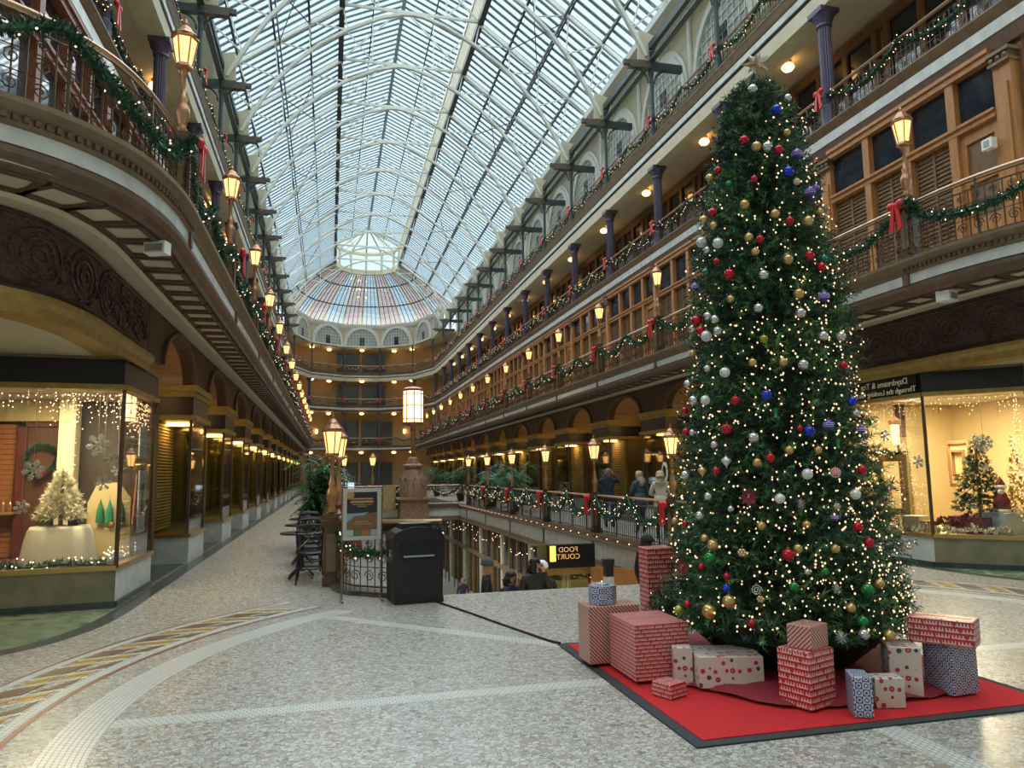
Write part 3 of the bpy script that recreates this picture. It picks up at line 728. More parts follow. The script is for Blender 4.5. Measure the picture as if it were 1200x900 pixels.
# ================= LOWER LEVEL, STAIR, OPENING EDGE
MB().box(-6,13,9,92,-5.0,-4.9).build('floor_lower',M['floor'],kind='structure')
for s in (1,-1):
    MB().box(*sorted((hx(3.9,s),hx(4.1,s))),9.5,92,-4.9,-.3).build('wall_lower_%s'%sl[s],M['walnut'],kind='structure')
MB().box(-1,8,9.0,9.2,-4.9,-.3).build('wall_lower_back',M['ochre'],kind='structure')
def crn(s): return [(hx(3.25,s)+(-s)*1.25*(1-math.cos(a)),OY+1.25-1.25*math.sin(a)) for a in [PI/2*i/8 for i in range(9)]][::-1]
eL=[(1.5,OY)]+crn(-1)[1:]+[(OX0,y) for y in YN[1:8] if y<39]+[(OX0,39.4)]
eR=[(5.5,OY)]+crn(1)[1:]+[(OX1,y) for y in YN[1:8] if y<39]+[(OX1,39.4)]
EP=[eL,eR]
for s,p in ((-1,eL),(1,eR)):
    t=empty('trim_opening_%s'%sl[s],kind='structure')
    MB().sweep(p,[(-.2,-.2),(.02,-.2),(.06,-.12),(.12,-.06),(.12,.03),(-.2,.03)],s).build('ledge_moulding',M['brown'],t)
    for a_,b_ in zip(p[9:-1],p[10:]): MB().sweep([a_,b_],[(-.1,-.62),(.02,-.62),(.02,-.2),(-.1,-.2)],s).build('fascia_panel',M['marble'],t)
    MB().sweep(p[:10],[(-.1,-.62),(.02,-.62),(.02,-.2),(-.1,-.2)],s).build('fascia_panel',M['marble'],t)
    MB().sweep(p,[(-.2,-.85),(.0,-.85),(.06,-.75),(.06,-.62),(-.2,-.62)],s).build('under_moulding',M['ledge'],t)
    for y in YN[1:7]: x=OX0 if s<0 else OX1; MB().box(x-.05,x+.05,y-.06,y+.06,-.62,-.2).build('bracket_block',M['brown'],t)
t=empty('trim_bridge',kind='structure')
for y0 in (39.4,83.0):
    MB().box(OX0,OX1,y0-.12,y0,-.2,.03).build('ledge_moulding',M['brown'],t); MB().box(OX0,OX1,y0-.03,y0,-.62,-.2).build('fascia_panel',M['marble'],t); MB().box(OX0,OX1,y0-.05,y0,-.85,-.62).build('under_moulding',M['ledge'],t)
stair=empty('staircase',kind='structure')
NS=28
for k in range(NS):
    MB().box(1.5,5.5,OY+.28*k,OY+.28*(k+1)+.03,-.175*(k+1)-.12,-.175*(k+1)+(0)).build('stair_step',M['marble'],stair)
for x in (1.4,5.5): MB().slab([(x,OY,-.4),(x,OY,0),(x,OY+.28*NS,-4.72),(x,OY+.28*NS,-4.9),(x,OY+2,-4.9)],(.1,0,0)).build('stair_string',M['ochre'],stair)
# lower shop fronts under the tree-side walkway
def lowershop():
    t=empty('lower_shopfront',(0,0,0),0,'x','shopfront','shopfronts on the lower level')
    MB().box(-.25,0,-1.9,1.9,0,.45).build('stone_base',M['marble'],t)
    for y in (-1.95,-.65,.65):
        f=MB(); f.box(-.3,.0,y-.06,y+.06,0,4.0); f.build('frame_post',M['bronze' if y<-1 else 'ledge'],t)
        MB().box(-.2,-.18,y+.06,y+1.24,.45,2.5).build('pane',M['tintglass'],t); MB().box(-.2,-.18,y+.06,y+1.24,2.65,3.95).build('pane',M['darkglass'],t)
    MB().box(-.34,0,-2.3,2.3,2.5,2.68).build('transom_bar',M['ledge'],t)
    MB().box(-.1,-.05,-2.2,2.2,.45,2.5).build('display_back',M['shopwall'],t)
    MB().box(-.28,0,1.95,2.3,0,4.0).build('pier',M['marble'],t)
    MB().lathe([(.1,0),(.1,.02)],8,(-.13,0,2.46)).build('downlight',M['bulb'],t)
    return t
ls=lowershop(); ff=True
for s in (1,-1):
    for i in range(2,9):
        lab='lower level glass shopfront, %s, %s from the stair'%(SIDE[s],ORD[i-2]); p=(hx(3.88,s),Y0+DY*(i+.5)-1.2,-4.9)
        if ff: ls.location=p; ls['label']=lab; ff=False
        else: dup(ls,p,0 if s>0 else PI,lab)
# ================= RAILINGS
def railing(path,z,name,lab,group,m=None,hgt=.92,parent=None,scroll=True,cat='railing'):
    m=m or M['bronze']; t=empty(name,(0,0,0),0,lab,cat,group)
    pp=path_pts(path,.12)
    MB().tube([(p.x,p.y,z+hgt) for p,_ in pp],.03,6).build('handrail',M['handrail'],t)
    lo=MB()
    for zz,r_ in ((.08,.014),(hgt-.16,.012),(hgt-.05,.010)): lo.tube([(p.x,p.y,z+zz) for p,_ in pp[::1 if len(path)>2 else len(pp)-1]],r_,4)
    lo.build('rail_bar',m,t)
    g=MB()
    for k,(p,tt) in enumerate(pp):
        g.bar((p.x,p.y,z+.02),(p.x,p.y,z+hgt-(.02 if k%10==5 else .16)),.014 if k%10!=5 else .03)
    g.build('baluster',m,t,kind='stuff')
    if scroll:
        sc=MB(); q=path_pts(path,.24)
        for k,(p,tt) in enumerate(q[:-1]):
            pm=p+tt*.12
            def P3(u_,w): return (pm.x+tt.x*u_,pm.y+tt.y*u_,z+w)
            for c,r0 in ((.22,.085),(.46,.085),(.65,.06)):
                sc.tube([P3((r0*(1-j/15))*math.cos(j*.85+(k%2)*PI),c+(r0*(1-j/15))*math.sin(j*.85)) for j in range(13)],.009,3,False)
        for w in (.34,.56): sc.tube([(p.x,p.y,z+w) for p,_ in q],.007,3)
        sc.build('scrollwork',m,t,kind='stuff')
    return t
M['handrail']=mat('polished_copper_handrail',(.50,.33,.22),.3,.5)
# ================= GARLANDS, BOWS
def octa(mb,p,r): 
    x,y,z=p; mb.add([(x+r,y,z),(x-r,y,z),(x,y+r,z),(x,y-r,z),(x,y,z+r),(x,y,z-r)],[(0,2,4),(2,1,4),(1,3,4),(3,0,4),(2,0,5),(1,2,5),(3,1,5),(0,3,5)])
def garland(pts,name,lab,group,seed=1,r=.12,nl=42,dens=13,lr=.011,decor=0):
    R_=random.Random(seed); P=[Vector(p) for p in pts]
    L_=[0]
    for a,b in zip(P[:-1],P[1:]): L_.append(L_[-1]+(b-a).length)
    def at(d):
        i=0
        while i<len(P)-2 and L_[i+1]<d: i+=1
        t=(P[i+1]-P[i]).normalized(); return P[i]+t*(d-L_[i]),t
    mb=MB(); n=int(L_[-1]/.03)
    mb.tube(P,r*.33,5)
    for k in range(n):
        p,t=at(L_[-1]*(k+.5)/n)
        for j in range(dens):
            v=Vector((R_.gauss(0,1),R_.gauss(0,1),R_.gauss(0,1))); v=(v-v.dot(t)*t*.4).normalized(); w=v.cross(Vector((R_.gauss(0,1),R_.gauss(0,1),R_.gauss(0,1)))).normalized()*.011
            q=p+v*r*R_.uniform(.65,1.15); b_=p+v*r*.2
            mb.add([b_-w,b_+w,q],[(0,1,2)])
    t=empty(name,(0,0,0),0,lab,'garland',group)
    mb.build('foliage',M['needle'],t,kind='stuff')
    lb=MB()
    for k in range(nl):
        p,_=at(L_[-1]*(k+.5)/nl); v=Vector((R_.gauss(0,1),R_.gauss(0,1),R_.gauss(0,1))).normalized()*r*R_.uniform(.8,1.1); octa(lb,p+v,lr*1.2)
    lb.build('fairy_lights',M['fairy'],t,kind='stuff')
    return t
def swag(y0,y1,z,dip,x=0,n=9): return [(x,y0+(y1-y0)*k/n,z-dip*(1-(2*k/n-1)**2)) for k in range(n+1)]
def bow(): 
    t=empty('red_bow',(0,0,0),0,'x','bow','red bows on the balcony posts')
    for s in (1,-1):
        l=MB(); l.lathe([(.012,0),(.06,.05),(.075,.11),(.04,.16),(.005,.175)],8); l.v=[(a*.7,s*c,b+.0) for a,b,c in l.v]; l.build('loop',M['red'],t,True)
        k=MB(); k.slab([(-.01,s*.01,-.02),(-.01,s*.06,-.0),(-.015,s*.14,-.40),(-.015,s*.05,-.44)],(-.02,0,0)); k.build('ribbon_tail',M['red'],t)
    MB().ball((0,0,0),.035,8,6).build('knot',M['red'],t,True); return t
bow0=bow(); bowf=[True]
def put_bow(loc,rz,lab):
    if bowf[0]: o=bow0; o.location=loc; o.rotation_euler=(0,0,rz); o['label']=lab; bowf[0]=False
    else: dup(bow0,loc,rz,lab)
# ================= LANTERNS
def lamp():
    t=empty('post_lantern',(0,0,0),0,'x','lamp','lit lanterns on the balcony posts')
    b=MB(); b.box(-.13,.13,-.13,.13,0,.05); b.box(-.10,.10,-.10,.10,.05,.09); b.build('base',M['bronze'],t)
    MB().lathe([(.05,.09),(.075,.13),(.05,.18),(.055,.22),(.09,.34),(.085,.42),(.045,.5),(.06,.55),(.03,.6),(.028,.84),(.05,.86),(.045,.9),(.07,.95)],12).build('shaft',M['copper'],t,True)
    MB().lathe([(.085,.99),(.145,1.33)],6).build('glass_panes',M['glow'],t)
    f=MB(); f.lathe([(.05,.93),(.11,.96),(.10,1.0)],6); f.lathe([(.155,1.32),(.17,1.34),(.165,1.37)],6)
    for k in range(6):
        a=2*PI*k/6; f.bar((.088*math.cos(a),.088*math.sin(a),.98),(.15*math.cos(a),.15*math.sin(a),1.34),.016)
    f.build('lantern_frame',M['copper'],t)
    MB().lathe([(.165,1.37),(.10,1.44),(.085,1.47),(.06,1.50),(.02,1.53),(.025,1.56),(.008,1.62)],12).build('lantern_cap',M['copper'],t); return t
lamp0=lamp(); lampf=[True]
def put_lamp(loc,lab,sc=1):
    if lampf[0]: lamp0.location=loc; lamp0['label']=lab; lampf[0]=False; return lamp0
    return dup(lamp0,loc,random.uniform(0,1),lab,scale=(sc,sc,sc))
def newel(hg=.95,m='bronze',w=.125,gap=None):
    t=empty('newel_post',(0,0,0),0,'x','newel post','newel posts of the balcony railings')
    b=MB(); b.box(-w,w,-w,w,0,.12); b.box(-w*.8,w*.8,-w*.8,w*.8,.12,hg-.1); b.build('shaft',M[m],t)
    for a in range(4):
        p=MB(); c,s_=math.cos(a*PI/2),math.sin(a*PI/2); d=w*.8
        for z0,z1 in ((.2,hg-.2),): p.slab([(c*d-s_*-.07,s_*d+c*-.07,z0),(c*d-s_*.07,s_*d+c*.07,z0),(c*d-s_*.07,s_*d+c*.07,z1),(c*d-s_*-.07,s_*d+c*-.07,z1)],(c*.012,s_*.012,0))
        p.build('panel',M['ledge'],t)
    k=MB(); k.box(-w*1.1,w*1.1,-w*1.1,w*1.1,hg-.1,hg-.04); k.box(-w*1.25,w*1.25,-w*1.25,w*1.25,hg-.04,hg); k.build('cap',M[m],t); return t
nw0=newel(); nwf=[True]
def put_newel(loc,lab):
    if nwf[0]: nw0.location=loc; nw0['label']=lab; nwf[0]=False
    else: dup(nw0,loc,0,lab)
H2,Z2=5.34,4.83
# straight bays: one railing and one garland per level, copied
half=DY/2-.12
def straight(nm,grp,z): return railing([(0,-half),(0,half)],0,'balcony_railing','x',grp)
r2=straight('r','scrollwork railings of the second floor',0); r3=railing([(0,-half),(0,half)],0,'gallery_railing','x','railings of the third floor gallery',hgt=.85)
r4=railing([(0,-half),(0,half)],0,'gallery_railing','x','railings of the top gallery',hgt=.85); r1=railing([(0,-half),(0,half)],0,'landing_railing','x','railings round the ground floor opening',m=M['iron'],hgt=.97,scroll=False)
g2=garland(swag(-2.2,0,.93,.42,-.06)+swag(0,2.2,.93,.42,-.06)[1:],'garland','x','garlands on the second floor railings',1)
g3=garland(swag(-2.2,0,.80,.34,-.06)+swag(0,2.2,.80,.34,-.06)[1:],'garland','x','garlands on the third floor railings',2,r=.10,nl=60)
g4=garland(swag(-2.2,0,.80,.34,-.06)+swag(0,2.2,.80,.34,-.06)[1:],'garland','x','garlands on the top gallery railings',3,r=.10,nl=60)
g1=garland(swag(-2.2,0,.95,.5,-.05)+swag(0,2.2,.95,.5,-.05)[1:],'garland','x','garlands on the ground floor railings',4,r=.15,nl=80)
used={}
def place(o,loc,rz,lab):
    if o.name not in used: used[o.name]=1; o.location=loc; o.rotation_euler=(0,0,rz); o['label']=lab; return o
    return dup(o,loc,rz,lab)
for s in (1,-1):
    rz=0 if s>0 else PI; sd=SIDE[s]
    for i in range(-1,NB):
        yc=Y0+DY*(i+.5); o=ORD[i+1]
        if i>=0:
            place(r2,(hx(H2,s),yc,Z2),rz,'bronze scrollwork railing, second floor %s, %s bay from near end'%(sd,ORD[i]))
            place(g2,(hx(H2,s),yc,Z2),rz,'lit green garland swag, second floor %s, %s bay from near end'%(sd,ORD[i]))
        place(r3,(hx(7.62,s),yc,9.43),rz,'bronze railing between columns, third floor %s, %s bay from near end'%(sd,o))
        place(g3,(hx(7.62,s),yc,9.43),rz,'lit garland between plum columns, third floor %s, %s bay from near end'%(sd,o))
        place(r4,(hx(7.62,s),yc,13.3),rz,'bronze railing below the roof, top gallery %s, %s bay from near end'%(sd,o))
        place(g4,(hx(7.62,s),yc,13.3),rz,'lit garland between slate posts, top gallery %s, %s bay from near end'%(sd,o))
    for i in range(0,NB+1):
        y=YN[i]; o=ORD[i]
        put_newel((hx(H2,s),y,Z2),'bronze newel under a lantern, second floor %s, %s from near end'%(sd,o))
        put_lamp((hx(H2,s),y,Z2+.95),'lit copper lantern, second floor %s, %s from near end'%(sd,o))
        brz=0 if s>0 else PI
        put_bow((hx(H2-.24,s),y+(.0),Z2+.9),brz,'red ribbon bow, second floor %s, %s from near end'%(sd,o))
        put_bow((hx(7.4,s),y,9.43+.85),brz,'red ribbon bow on a plum column, third floor %s, %s from near end'%(sd,o))
        put_bow((hx(7.4,s),y,13.3+.85),brz,'red ribbon bow on a slate post, top gallery %s, %s from near end'%(sd,o))
# ground floor opening
XR={1:OX1+.08,-1:OX0-.08}
for s in (1,-1):
    rz=0 if s>0 else PI; sd=SIDE[s]
    for i in range(1,6):
        if YN[i]+DY<42:
            place(r1,(XR[s],YN[i]+DY/2,.03),rz,'dark iron landing railing, ground floor %s, %s bay from near end'%(sd,ORD[i]))
            place(g1,(XR[s],YN[i]+DY/2,.03),rz,'lit garland on the landing railing, ground floor %s, %s bay'%(sd,ORD[i]))
    for i in range(1,7):
        put_newel((XR[s],YN[i],.02),'bronze newel of the landing railing, ground floor %s, %s from near end'%(sd,ORD[i]))
        put_lamp((XR[s],YN[i],.97),'lit lantern on the landing railing, ground floor %s, %s from near end'%(sd,ORD[i]))
        put_bow((XR[s]-.24*s,YN[i],.95),rz,'red ribbon bow on the landing railing, ground floor %s, %s from near end'%(sd,ORD[i]))
# rounded landing corners beside the stair
for s in (1,-1):
    c=[(x-.0,y) for x,y in crn(s)]
    cp=[(x+(.08*s if j>4 else 0),y-.06) for j,(x,y) in enumerate(c)]
    pa=[(C+s*2.0,OY-.06)]+cp+[(XR[s],YN[1]-.15)]
    railing(pa,.03,'landing_railing','curved dark iron railing at the head of the stair, %s'%SIDE[s],'railings round the ground floor opening',m=M['iron'] if s>0 else M['bronze'],hgt=.97)
    pts=[(x,y,.90-.35*abs(math.sin(j*.62))) for j,(x,y) in enumerate([(p.x+.05*s*0,p.y-.05) for p,_ in path_pts(pa,.45)])]
    garland(pts,'garland','lit garland on the curved stair head railing, %s'%SIDE[s],'garlands on the ground floor railings',9,r=.13,nl=50)
    MB().sweep([(x,y) for x,y in pa],[(-.14,0),(.14,0),(.14,.06),(-.14,.06)],1).build('railing_kerb',M['dmarble'],kind='structure')
    nx_=XR[s] if s>0 else .04
    put_newel((nx_,11.62,.02),'bronze newel at the landing corner, %s'%SIDE[s]); put_lamp((nx_,11.62,.97),'lit copper lantern on the landing corner newel, %s'%SIDE[s])
    if s<0: put_bow((XR[s]+.2,11.45,.85),PI*.6,'red bow on the landing corner newel, %s'%SIDE[s])
# bridge railing
for k in range(2):
    o=dup(r1,(OX0+1.65+k*3.25,39.3,.03),PI/2,'dark iron railing of the far bridge, %s'%('table side half','tree side half')[k]); o.scale=(1,.74,1)
    o=dup(g1,(OX0+1.65+k*3.25,39.3,.03),PI/2+PI,'lit garland on the far bridge railing, %s'%('table side half','tree side half')[k]); o.scale=(1,.74,1)
# ================= near curved balcony railings, garlands
for s in (1,-1):
    pa=[(h,y) for h,y in CURV if y<9.35]+[(5.22,9.3)]
    pa=sp(offs(pa,.12),s)
    railing(pa,Z2,'balcony_railing','curved scrollwork railing of the near balcony corner, %s'%SIDE[s],'scrollwork railings of the second floor')
    q=path_pts(pa,.2); n=len(q); ln=.2*(n-1); pts=[]
    nl_=max(2,round(ln/2.3))
    for j,(p,tt) in enumerate(q[::-1]):
        u_=(j/(n-1)*nl_)%1; nr=Vector((-tt.y,tt.x))*s*.06
        pts.append((p.x+nr.x,p.y+nr.y,Z2+.93-.50*(1-(2*u_-1)**2)))
    garland(pts,'garland','thick garland draped round the near balcony corner, %s'%SIDE[s],'garlands on the second floor railings',11+s,r=.13,nl=70,dens=18)
# far end garlands and rails
for z,nm,rr_,gg,hh in ((4.83,'second floor',r2,g2,'b'),(9.43,'third floor',r3,g3,'c'),(13.3,'top gallery',r4,g4,'d')):
    for j,(a_,b_) in enumerate(edge_pts(UP[1:-1])):
        d=Vector((b_[0]-a_[0],b_[1]-a_[1])); mid=((a_[0]+b_[0])/2,(a_[1]+b_[1])/2); ang=math.atan2(d.y,d.x)-PI/2; k=d.length/DY
        nn=Vector((-d.y,d.x)).normalized()*-.14
        o=dup(rr_,(mid[0]+nn.x,mid[1]+nn.y,z),ang,'railing on the far end %s, %s length around the curve'%(nm,ORD[j])); o.scale=(1,k,1)
        o=dup(gg,(mid[0]+nn.x*.3,mid[1]+nn.y*.3,z),ang,'garland on the far end %s, %s length around the curve'%(nm,ORD[j])); o.scale=(1,k,1)
        if j: put_bow((a_[0]-nn.x*.5,a_[1]+nn.y*-.5-.1,z+.85),PI/2,'red bow on the far end %s, %s around the curve'%(nm,ORD[j]))
# ================= lettering
def lettering(lines,size,origin,xd,zd,m,parent,mirror=False,name='lettering',ext=.004,gap=1.25,shear=0,stretch=1):
    vs=[];fs=[]
    xd=Vector(xd).normalized(); zd=Vector(zd).normalized(); nd=xd.cross(zd)
    for i,(txt,sc) in enumerate(lines):
        cu=bpy.data.curves.new('t','FONT'); cu.body=txt; cu.size=size*sc; cu.align_x='CENTER'; cu.align_y='CENTER'; cu.extrude=ext; cu.resolution_u=3; cu.shear=shear
        o=bpy.data.objects.new('t',cu); COL.objects.link(o); dg=bpy.context.evaluated_depsgraph_get(); me=o.evaluated_get(dg).to_mesh()
        n=len(vs); sg=-1 if mirror else 1
        for v in me.vertices: vs.append(Vector(origin)+xd*v.co.x*sg*stretch+zd*(v.co.y-i*size*gap)+nd*v.co.z)
        fs+=[tuple(k+n for k in p.vertices) for p in me.polygons]
        o.evaluated_get(dg).to_mesh_clear(); bpy.data.objects.remove(o); bpy.data.curves.remove(cu)
    mb=MB(); mb.add(vs,fs); return mb.build(name,m,parent)
M['letter']=mat('cream_lettering',(.85,.78,.55),.5)
M['snow']=mat('white_glitter_card',(.88,.90,.90),.45); M['creamsnow']=mat('cream_glitter_card',(.70,.60,.38),.5)
# ================= near corner shops
def corner_shop(s,pts,h0=.5,h1=2.8):
    t=empty('corner_shop_window',kind='structure'); 
    for (a,b) in zip(pts[:-1],pts[1:]):
        a=Vector(a);b=Vector(b);d=(b-a).normalized(); n=Vector((-d.y,d.x)); 
        if n.dot(Vector((C,9))-a)<0: n=-n
        def q(p,o,z): r_=p+n*o; return (r_.x,r_.y,z)
        def wall(z0,z1,o0,o1,nm,m): MB().slab([q(a,o0,z0),q(b,o0,z0),q(b,o0,z1),q(a,o0,z1)],tuple((n*(o1-o0)))+(0,)).build(nm,m,t)
        wall(0,h0-.03,-.12,0,'stone_base',M['marble'] if abs(d.y)>.95 else M['bmarble']); wall(0,.08,-.1,.03,'plinth',M['dmarble'])
        wall(h0-.03,h0+.03,-.14,.03,'sill',M['brass']); wall(h0+.03,h1,-.03,-.02,'pane',M['glass'])
        wall(h1,h1+.07,-.12,.04,'head_moulding',M['gold']); wall(h1+.07,3.24,-.1,0,'sign_panel',M['signb']); wall(3.2,3.26,-.1,.02,'top_moulding',M['ledge'])
    for p in pts: MB().lathe([(.028,h0),(.028,h1)],8,(p[0],p[1],0)).build('corner_post',M['bronze'],t)
    return t
# table-side shop
LP=[(-2.65,12.62),(-2.65,10.66),(-4.75,10.42)]
corner_shop(-1,LP); MB().box(-4.95,-4.75,10.3,12.6,0,3.26).build('wall_shop_end',M['walnut'],kind='structure')
MB().prism([(-4.75,10.5),(-2.7,10.74),(-2.7,12.6),(-4.75,12.6)],.42,.5).build('display_floor',mat('dark_display_cloth',(.10,.035,.04),.8),kind='structure')
MB().prism([(-4.75,10.5),(-2.75,10.74),(-2.75,12.6),(-4.75,12.6)],2.82,2.95).build('shop_ceiling',M['soffit'],kind='structure')
MB().box(-4.75,-2.7,12.55,12.62,.5,2.9).build('wall_shop_back',mat('dark_shop_back',(.045,.03,.025),.6),kind='structure')
brick=mat('orange_brown_siding',(.33,.13,.045),.6,noise=(8,(.26,.09,.03)))
t=empty('cabin_backdrop',(0,0,0),0,'orange brown plank wall with dark red door frame inside the table side shop','backdrop')
for k in range(26): MB().box(-4.75,-3.88,12.44+.004*(k%3),12.52,.52+k*.075,.588+k*.075).build('plank',brick,t)
dr=mat('dark_red_paint',(.10,.02,.02),.5)
f=MB(); f.box(-4.48,-4.36,12.36,12.44,.5,2.55); f.box(-3.92,-3.80,12.36,12.44,.5,2.55); f.box(-4.48,-3.8,12.36,12.44,2.42,2.55); f.build('door_frame',dr,t)
MB().box(-4.36,-3.92,12.40,12.44,.5,2.42).build('door_panel',mat('dark_wood_door',(.09,.035,.02),.5),t)
MB().box(-4.75,-3.7,12.3,12.5,2.5,2.88).build('valance',mat('gold_valance',(.42,.33,.13),.7),t)
tag(MB().box(-3.86,-3.64,12.1,12.35,.5,2.88).build('display_pillar',M['cream']),'cream square pillar wrapped with fairy lights in the table side shop','pillar')
def tufts(mb,pts,dirs,n,ln,w,R_,spread=.9):
    for p,dv in zip(pts,dirs):
        p=Vector(p);dv=Vector(dv)
        for _ in range(n):
            v=(dv+Vector((R_.gauss(0,1),R_.gauss(0,1),R_.gauss(0,1)))*spread*.6).normalized(); u_=v.cross(Vector((R_.gauss(0,1),R_.gauss(0,1),R_.gauss(0,1)))).normalized()*w
            q=p+v*ln*R_.uniform(.6,1.1); mb.add([p-u_,p+u_,q],[(0,1,2)])
def conemesh(c,H,R,n,seed,ln,w,k=14,tiers=0):
    R_=random.Random(seed); mb=MB(); P=[];D=[]
    for i in range(n):
        f=1-math.sqrt(R_.random()); a=R_.uniform(0,2*PI); z=f*H; rr=R*(1-f)*(R_.uniform(.55,1) if R_.random()<.8 else R_.uniform(.2,.6))
        if tiers: rr*=.72+.38*(1-((f*tiers)%1))
        P.append((c[0]+rr*math.cos(a),c[1]+rr*math.sin(a),c[2]+z)); D.append((math.cos(a),math.sin(a),.15))
    tufts(mb,P,D,k,ln,w,R_); return mb
# table with white cloth and the white tree
t=empty('display_table',(-3.55,11.4,.5),0,'small table under a white cloth holding the white tree in the shop','table')
MB().lathe([(.03,0),(.03,.5)],8).build('leg',M['walnut'],t)
cl=MB(); n=32; vs=[]
for j,(r_,z) in enumerate(((.0,.515),(.25,.515),(.34,.51),(.36,.46),(.40,.30),(.43,.10),(.44,.04))):
    for k in range(n):
        a=2*PI*k/n; sq=1/max(abs(math.cos(a)),abs(math.sin(a))); rr=r_*(sq*.55+.45)*(1+(.05*math.sin(6*a) if j>2 else 0)); vs.append((rr*math.cos(a),rr*math.sin(a)*.8,z))
cl.add(vs,[(j*n+k,j*n+(k+1)%n,(j+1)*n+(k+1)%n,(j+1)*n+k) for j in range(6) for k in range(n)]); cl.build('tablecloth',mat('white_tablecloth',(.68,.66,.56),.8),t,True)
t=empty('white_christmas_tree',(-3.55,11.4,1.02),0,'small white Christmas tree standing on the white cloth in the shop','tree')
conemesh((0,0,.08),.72,.33,420,5,.09,.008,16).build('foliage',mat('white_needles',(.72,.68,.52),.7),t,kind='stuff'); MB().lathe([(.03,0),(.02,.7)],8).build('trunk',M['walnut'],t); MB().box(-.22,-.08,-.15,-.05,0,.1).build('basket',mat('green_basket',(.12,.15,.07),.7),t)
tag(MB().box(-3.40,-3.28,11.2,11.3,1.02,1.1).build('gift_box',M['darkglass']),'small dark box beside the white tree in the shop','box')
# snowflakes
def snowflake(r,m,loc,rz,lab,cat='snowflake',grp=None,arms=6,hang=2.78):
    t=empty('snowflake',loc,rz,lab,cat,grp); mb=MB()
    for k in range(arms):
        a=2*PI*k/arms+.2; d=Vector((math.cos(a),0,math.sin(a))); e=Vector((-math.sin(a),0,math.cos(a)))
        mb.bar(d*0,d*r,r*.16,.012,(0,1,0))
        for f_,l_ in ((.45,.32),(.68,.30),(.9,.16)):
            for sg in (1,-1): mb.bar(d*r*f_,d*r*(f_+l_*.6)+e*sg*r*l_*.8,r*.11,.012,(0,1,0))
    hb=MB().lathe([(r*.22,-.006),(r*.22,.006)],6); hb.v=[(x,z,y) for x,y,z in hb.v]; mb.add(hb.v,hb.f)
    mb.build('flake',m,t); MB().tube([(0,0,r),(0,0,hang-loc[2])],.002,3).build('thread',M['snow'],t); return t
for p,r_,m_,lab in (((-3.67,10.68,1.76),.13,'snow','large white snowflake hanging before the dark red door frame'),((-2.96,10.76,2.08),.15,'snow','large white snowflake hanging under the dense lights by the corner post'),
  ((-2.80,10.82,1.9),.11,'creamsnow','cream snowflake hanging beside the corner post'),((-3.78,10.68,1.3),.09,'snow','small white snowflake hanging low beside the tablecloth'),((-2.80,11.1,1.75),.08,'snow','small white snowflake behind the hall pane of the corner shop'),((-2.9,10.84,1.58),.10,'snow','white snowflake hanging low over the display board')):
    snowflake(r_,M[m_],p,random.uniform(-.3,.3),lab,grp='snowflakes in the table side shop')
# icicle lights
def icicle(a,b,z,n,drop,seed,name,lab,r=.009,dens=1):
    R_=random.Random(seed); lb=MB(); w=MB(); a=Vector((*a,0));b=Vector((*b,0))
    for k in range(n):
        p=a+(b-a)*(k+.5)/n; dl=drop*R_.uniform(.3,1); w.bar((p.x,p.y,z),(p.x,p.y,z-dl),.0018)
        for j in range(int(dl/.07*dens)): octa(lb,(p.x+R_.uniform(-.03,.03),p.y+R_.uniform(-.03,.03),z-.07*j/dens-R_.uniform(0,.05)),r)
    w.bar((a.x,a.y,z),(b.x,b.y,z),.006)
    t=empty(name,(0,0,0),0,lab,'string lights','icicle light strings'); w.build('wire',M['ledge'],t,kind='stuff'); lb.build('bulbs',M['shopfairy'],t,kind='stuff'); return t
icicle((-2.75,10.78),(-2.75,12.5),2.76,40,.6,1,'icicle_lights','dense warm icicle lights behind the hall pane of the table side shop')
icicle((-3.5,10.68),(-2.75,10.75),2.76,22,.55,2,'icicle_lights','dense warm icicle lights beside the corner post of the table side shop')
icicle((-4.7,10.6),(-3.5,10.68),2.74,16,.42,3,'icicle_lights','sparse icicle lights above the white tree')
icicle((-3.66,12.06),(-3.64,12.08),2.8,3,2.2,4,'icicle_lights','vertical light string down the cream pillar')
icicle((-4.52,10.62),(-4.50,10.62),2.74,2,1.3,5,'icicle_lights','vertical light string at the far edge of the table side shop')
# wreath, display board, posters, garland on the sill
t=empty('wreath',(-4.12,12.3,1.95),0,'dark green wreath with red bow on the cabin door','wreath')
R_=random.Random(4); mb=MB(); tufts(mb,[(.17*math.cos(a),0,.17*math.sin(a)) for a in [2*PI*k/60 for k in range(60)]],[(math.cos(a),-.6,math.sin(a)) for a in [2*PI*k/60 for k in range(60)]],14,.10,.008,R_); mb.build('foliage',M['needle'],t,kind='stuff'); MB().ball((.0,-.04,-.22),.07,8,5).build('ribbon',mat('maroon_ribbon',(.12,.012,.015),.6),t)
t=empty('display_board',(-3.05,11.75,.5),0,'cream house-shaped display board with small green trees','display board')
b=MB(); b.slab([(-.28,0,.45),(.28,0,.45),(.28,0,.85),(.12,0,1.08),(-.16,0,1.08),(-.28,0,.8)],(0,.03,0)); b.box(-.3,.3,-.05,.25,0,.45); b.build('board',mat('cream_board',(.60,.48,.25),.6),t)
for x,c in ((-.1,(.02,.16,.08)),(.02,(.02,.22,.12)),(.17,(.03,.10,.06))): MB().lathe([(.06,.52),(.045,.7),(.0,.86)],8,(x,-.04,0)).build('paper_tree',mat('paper_%.2f'%x,c,.6),t)
MB().ball((.05,-.05,.49),.05,8,6).build('bauble',M['copper'],t)
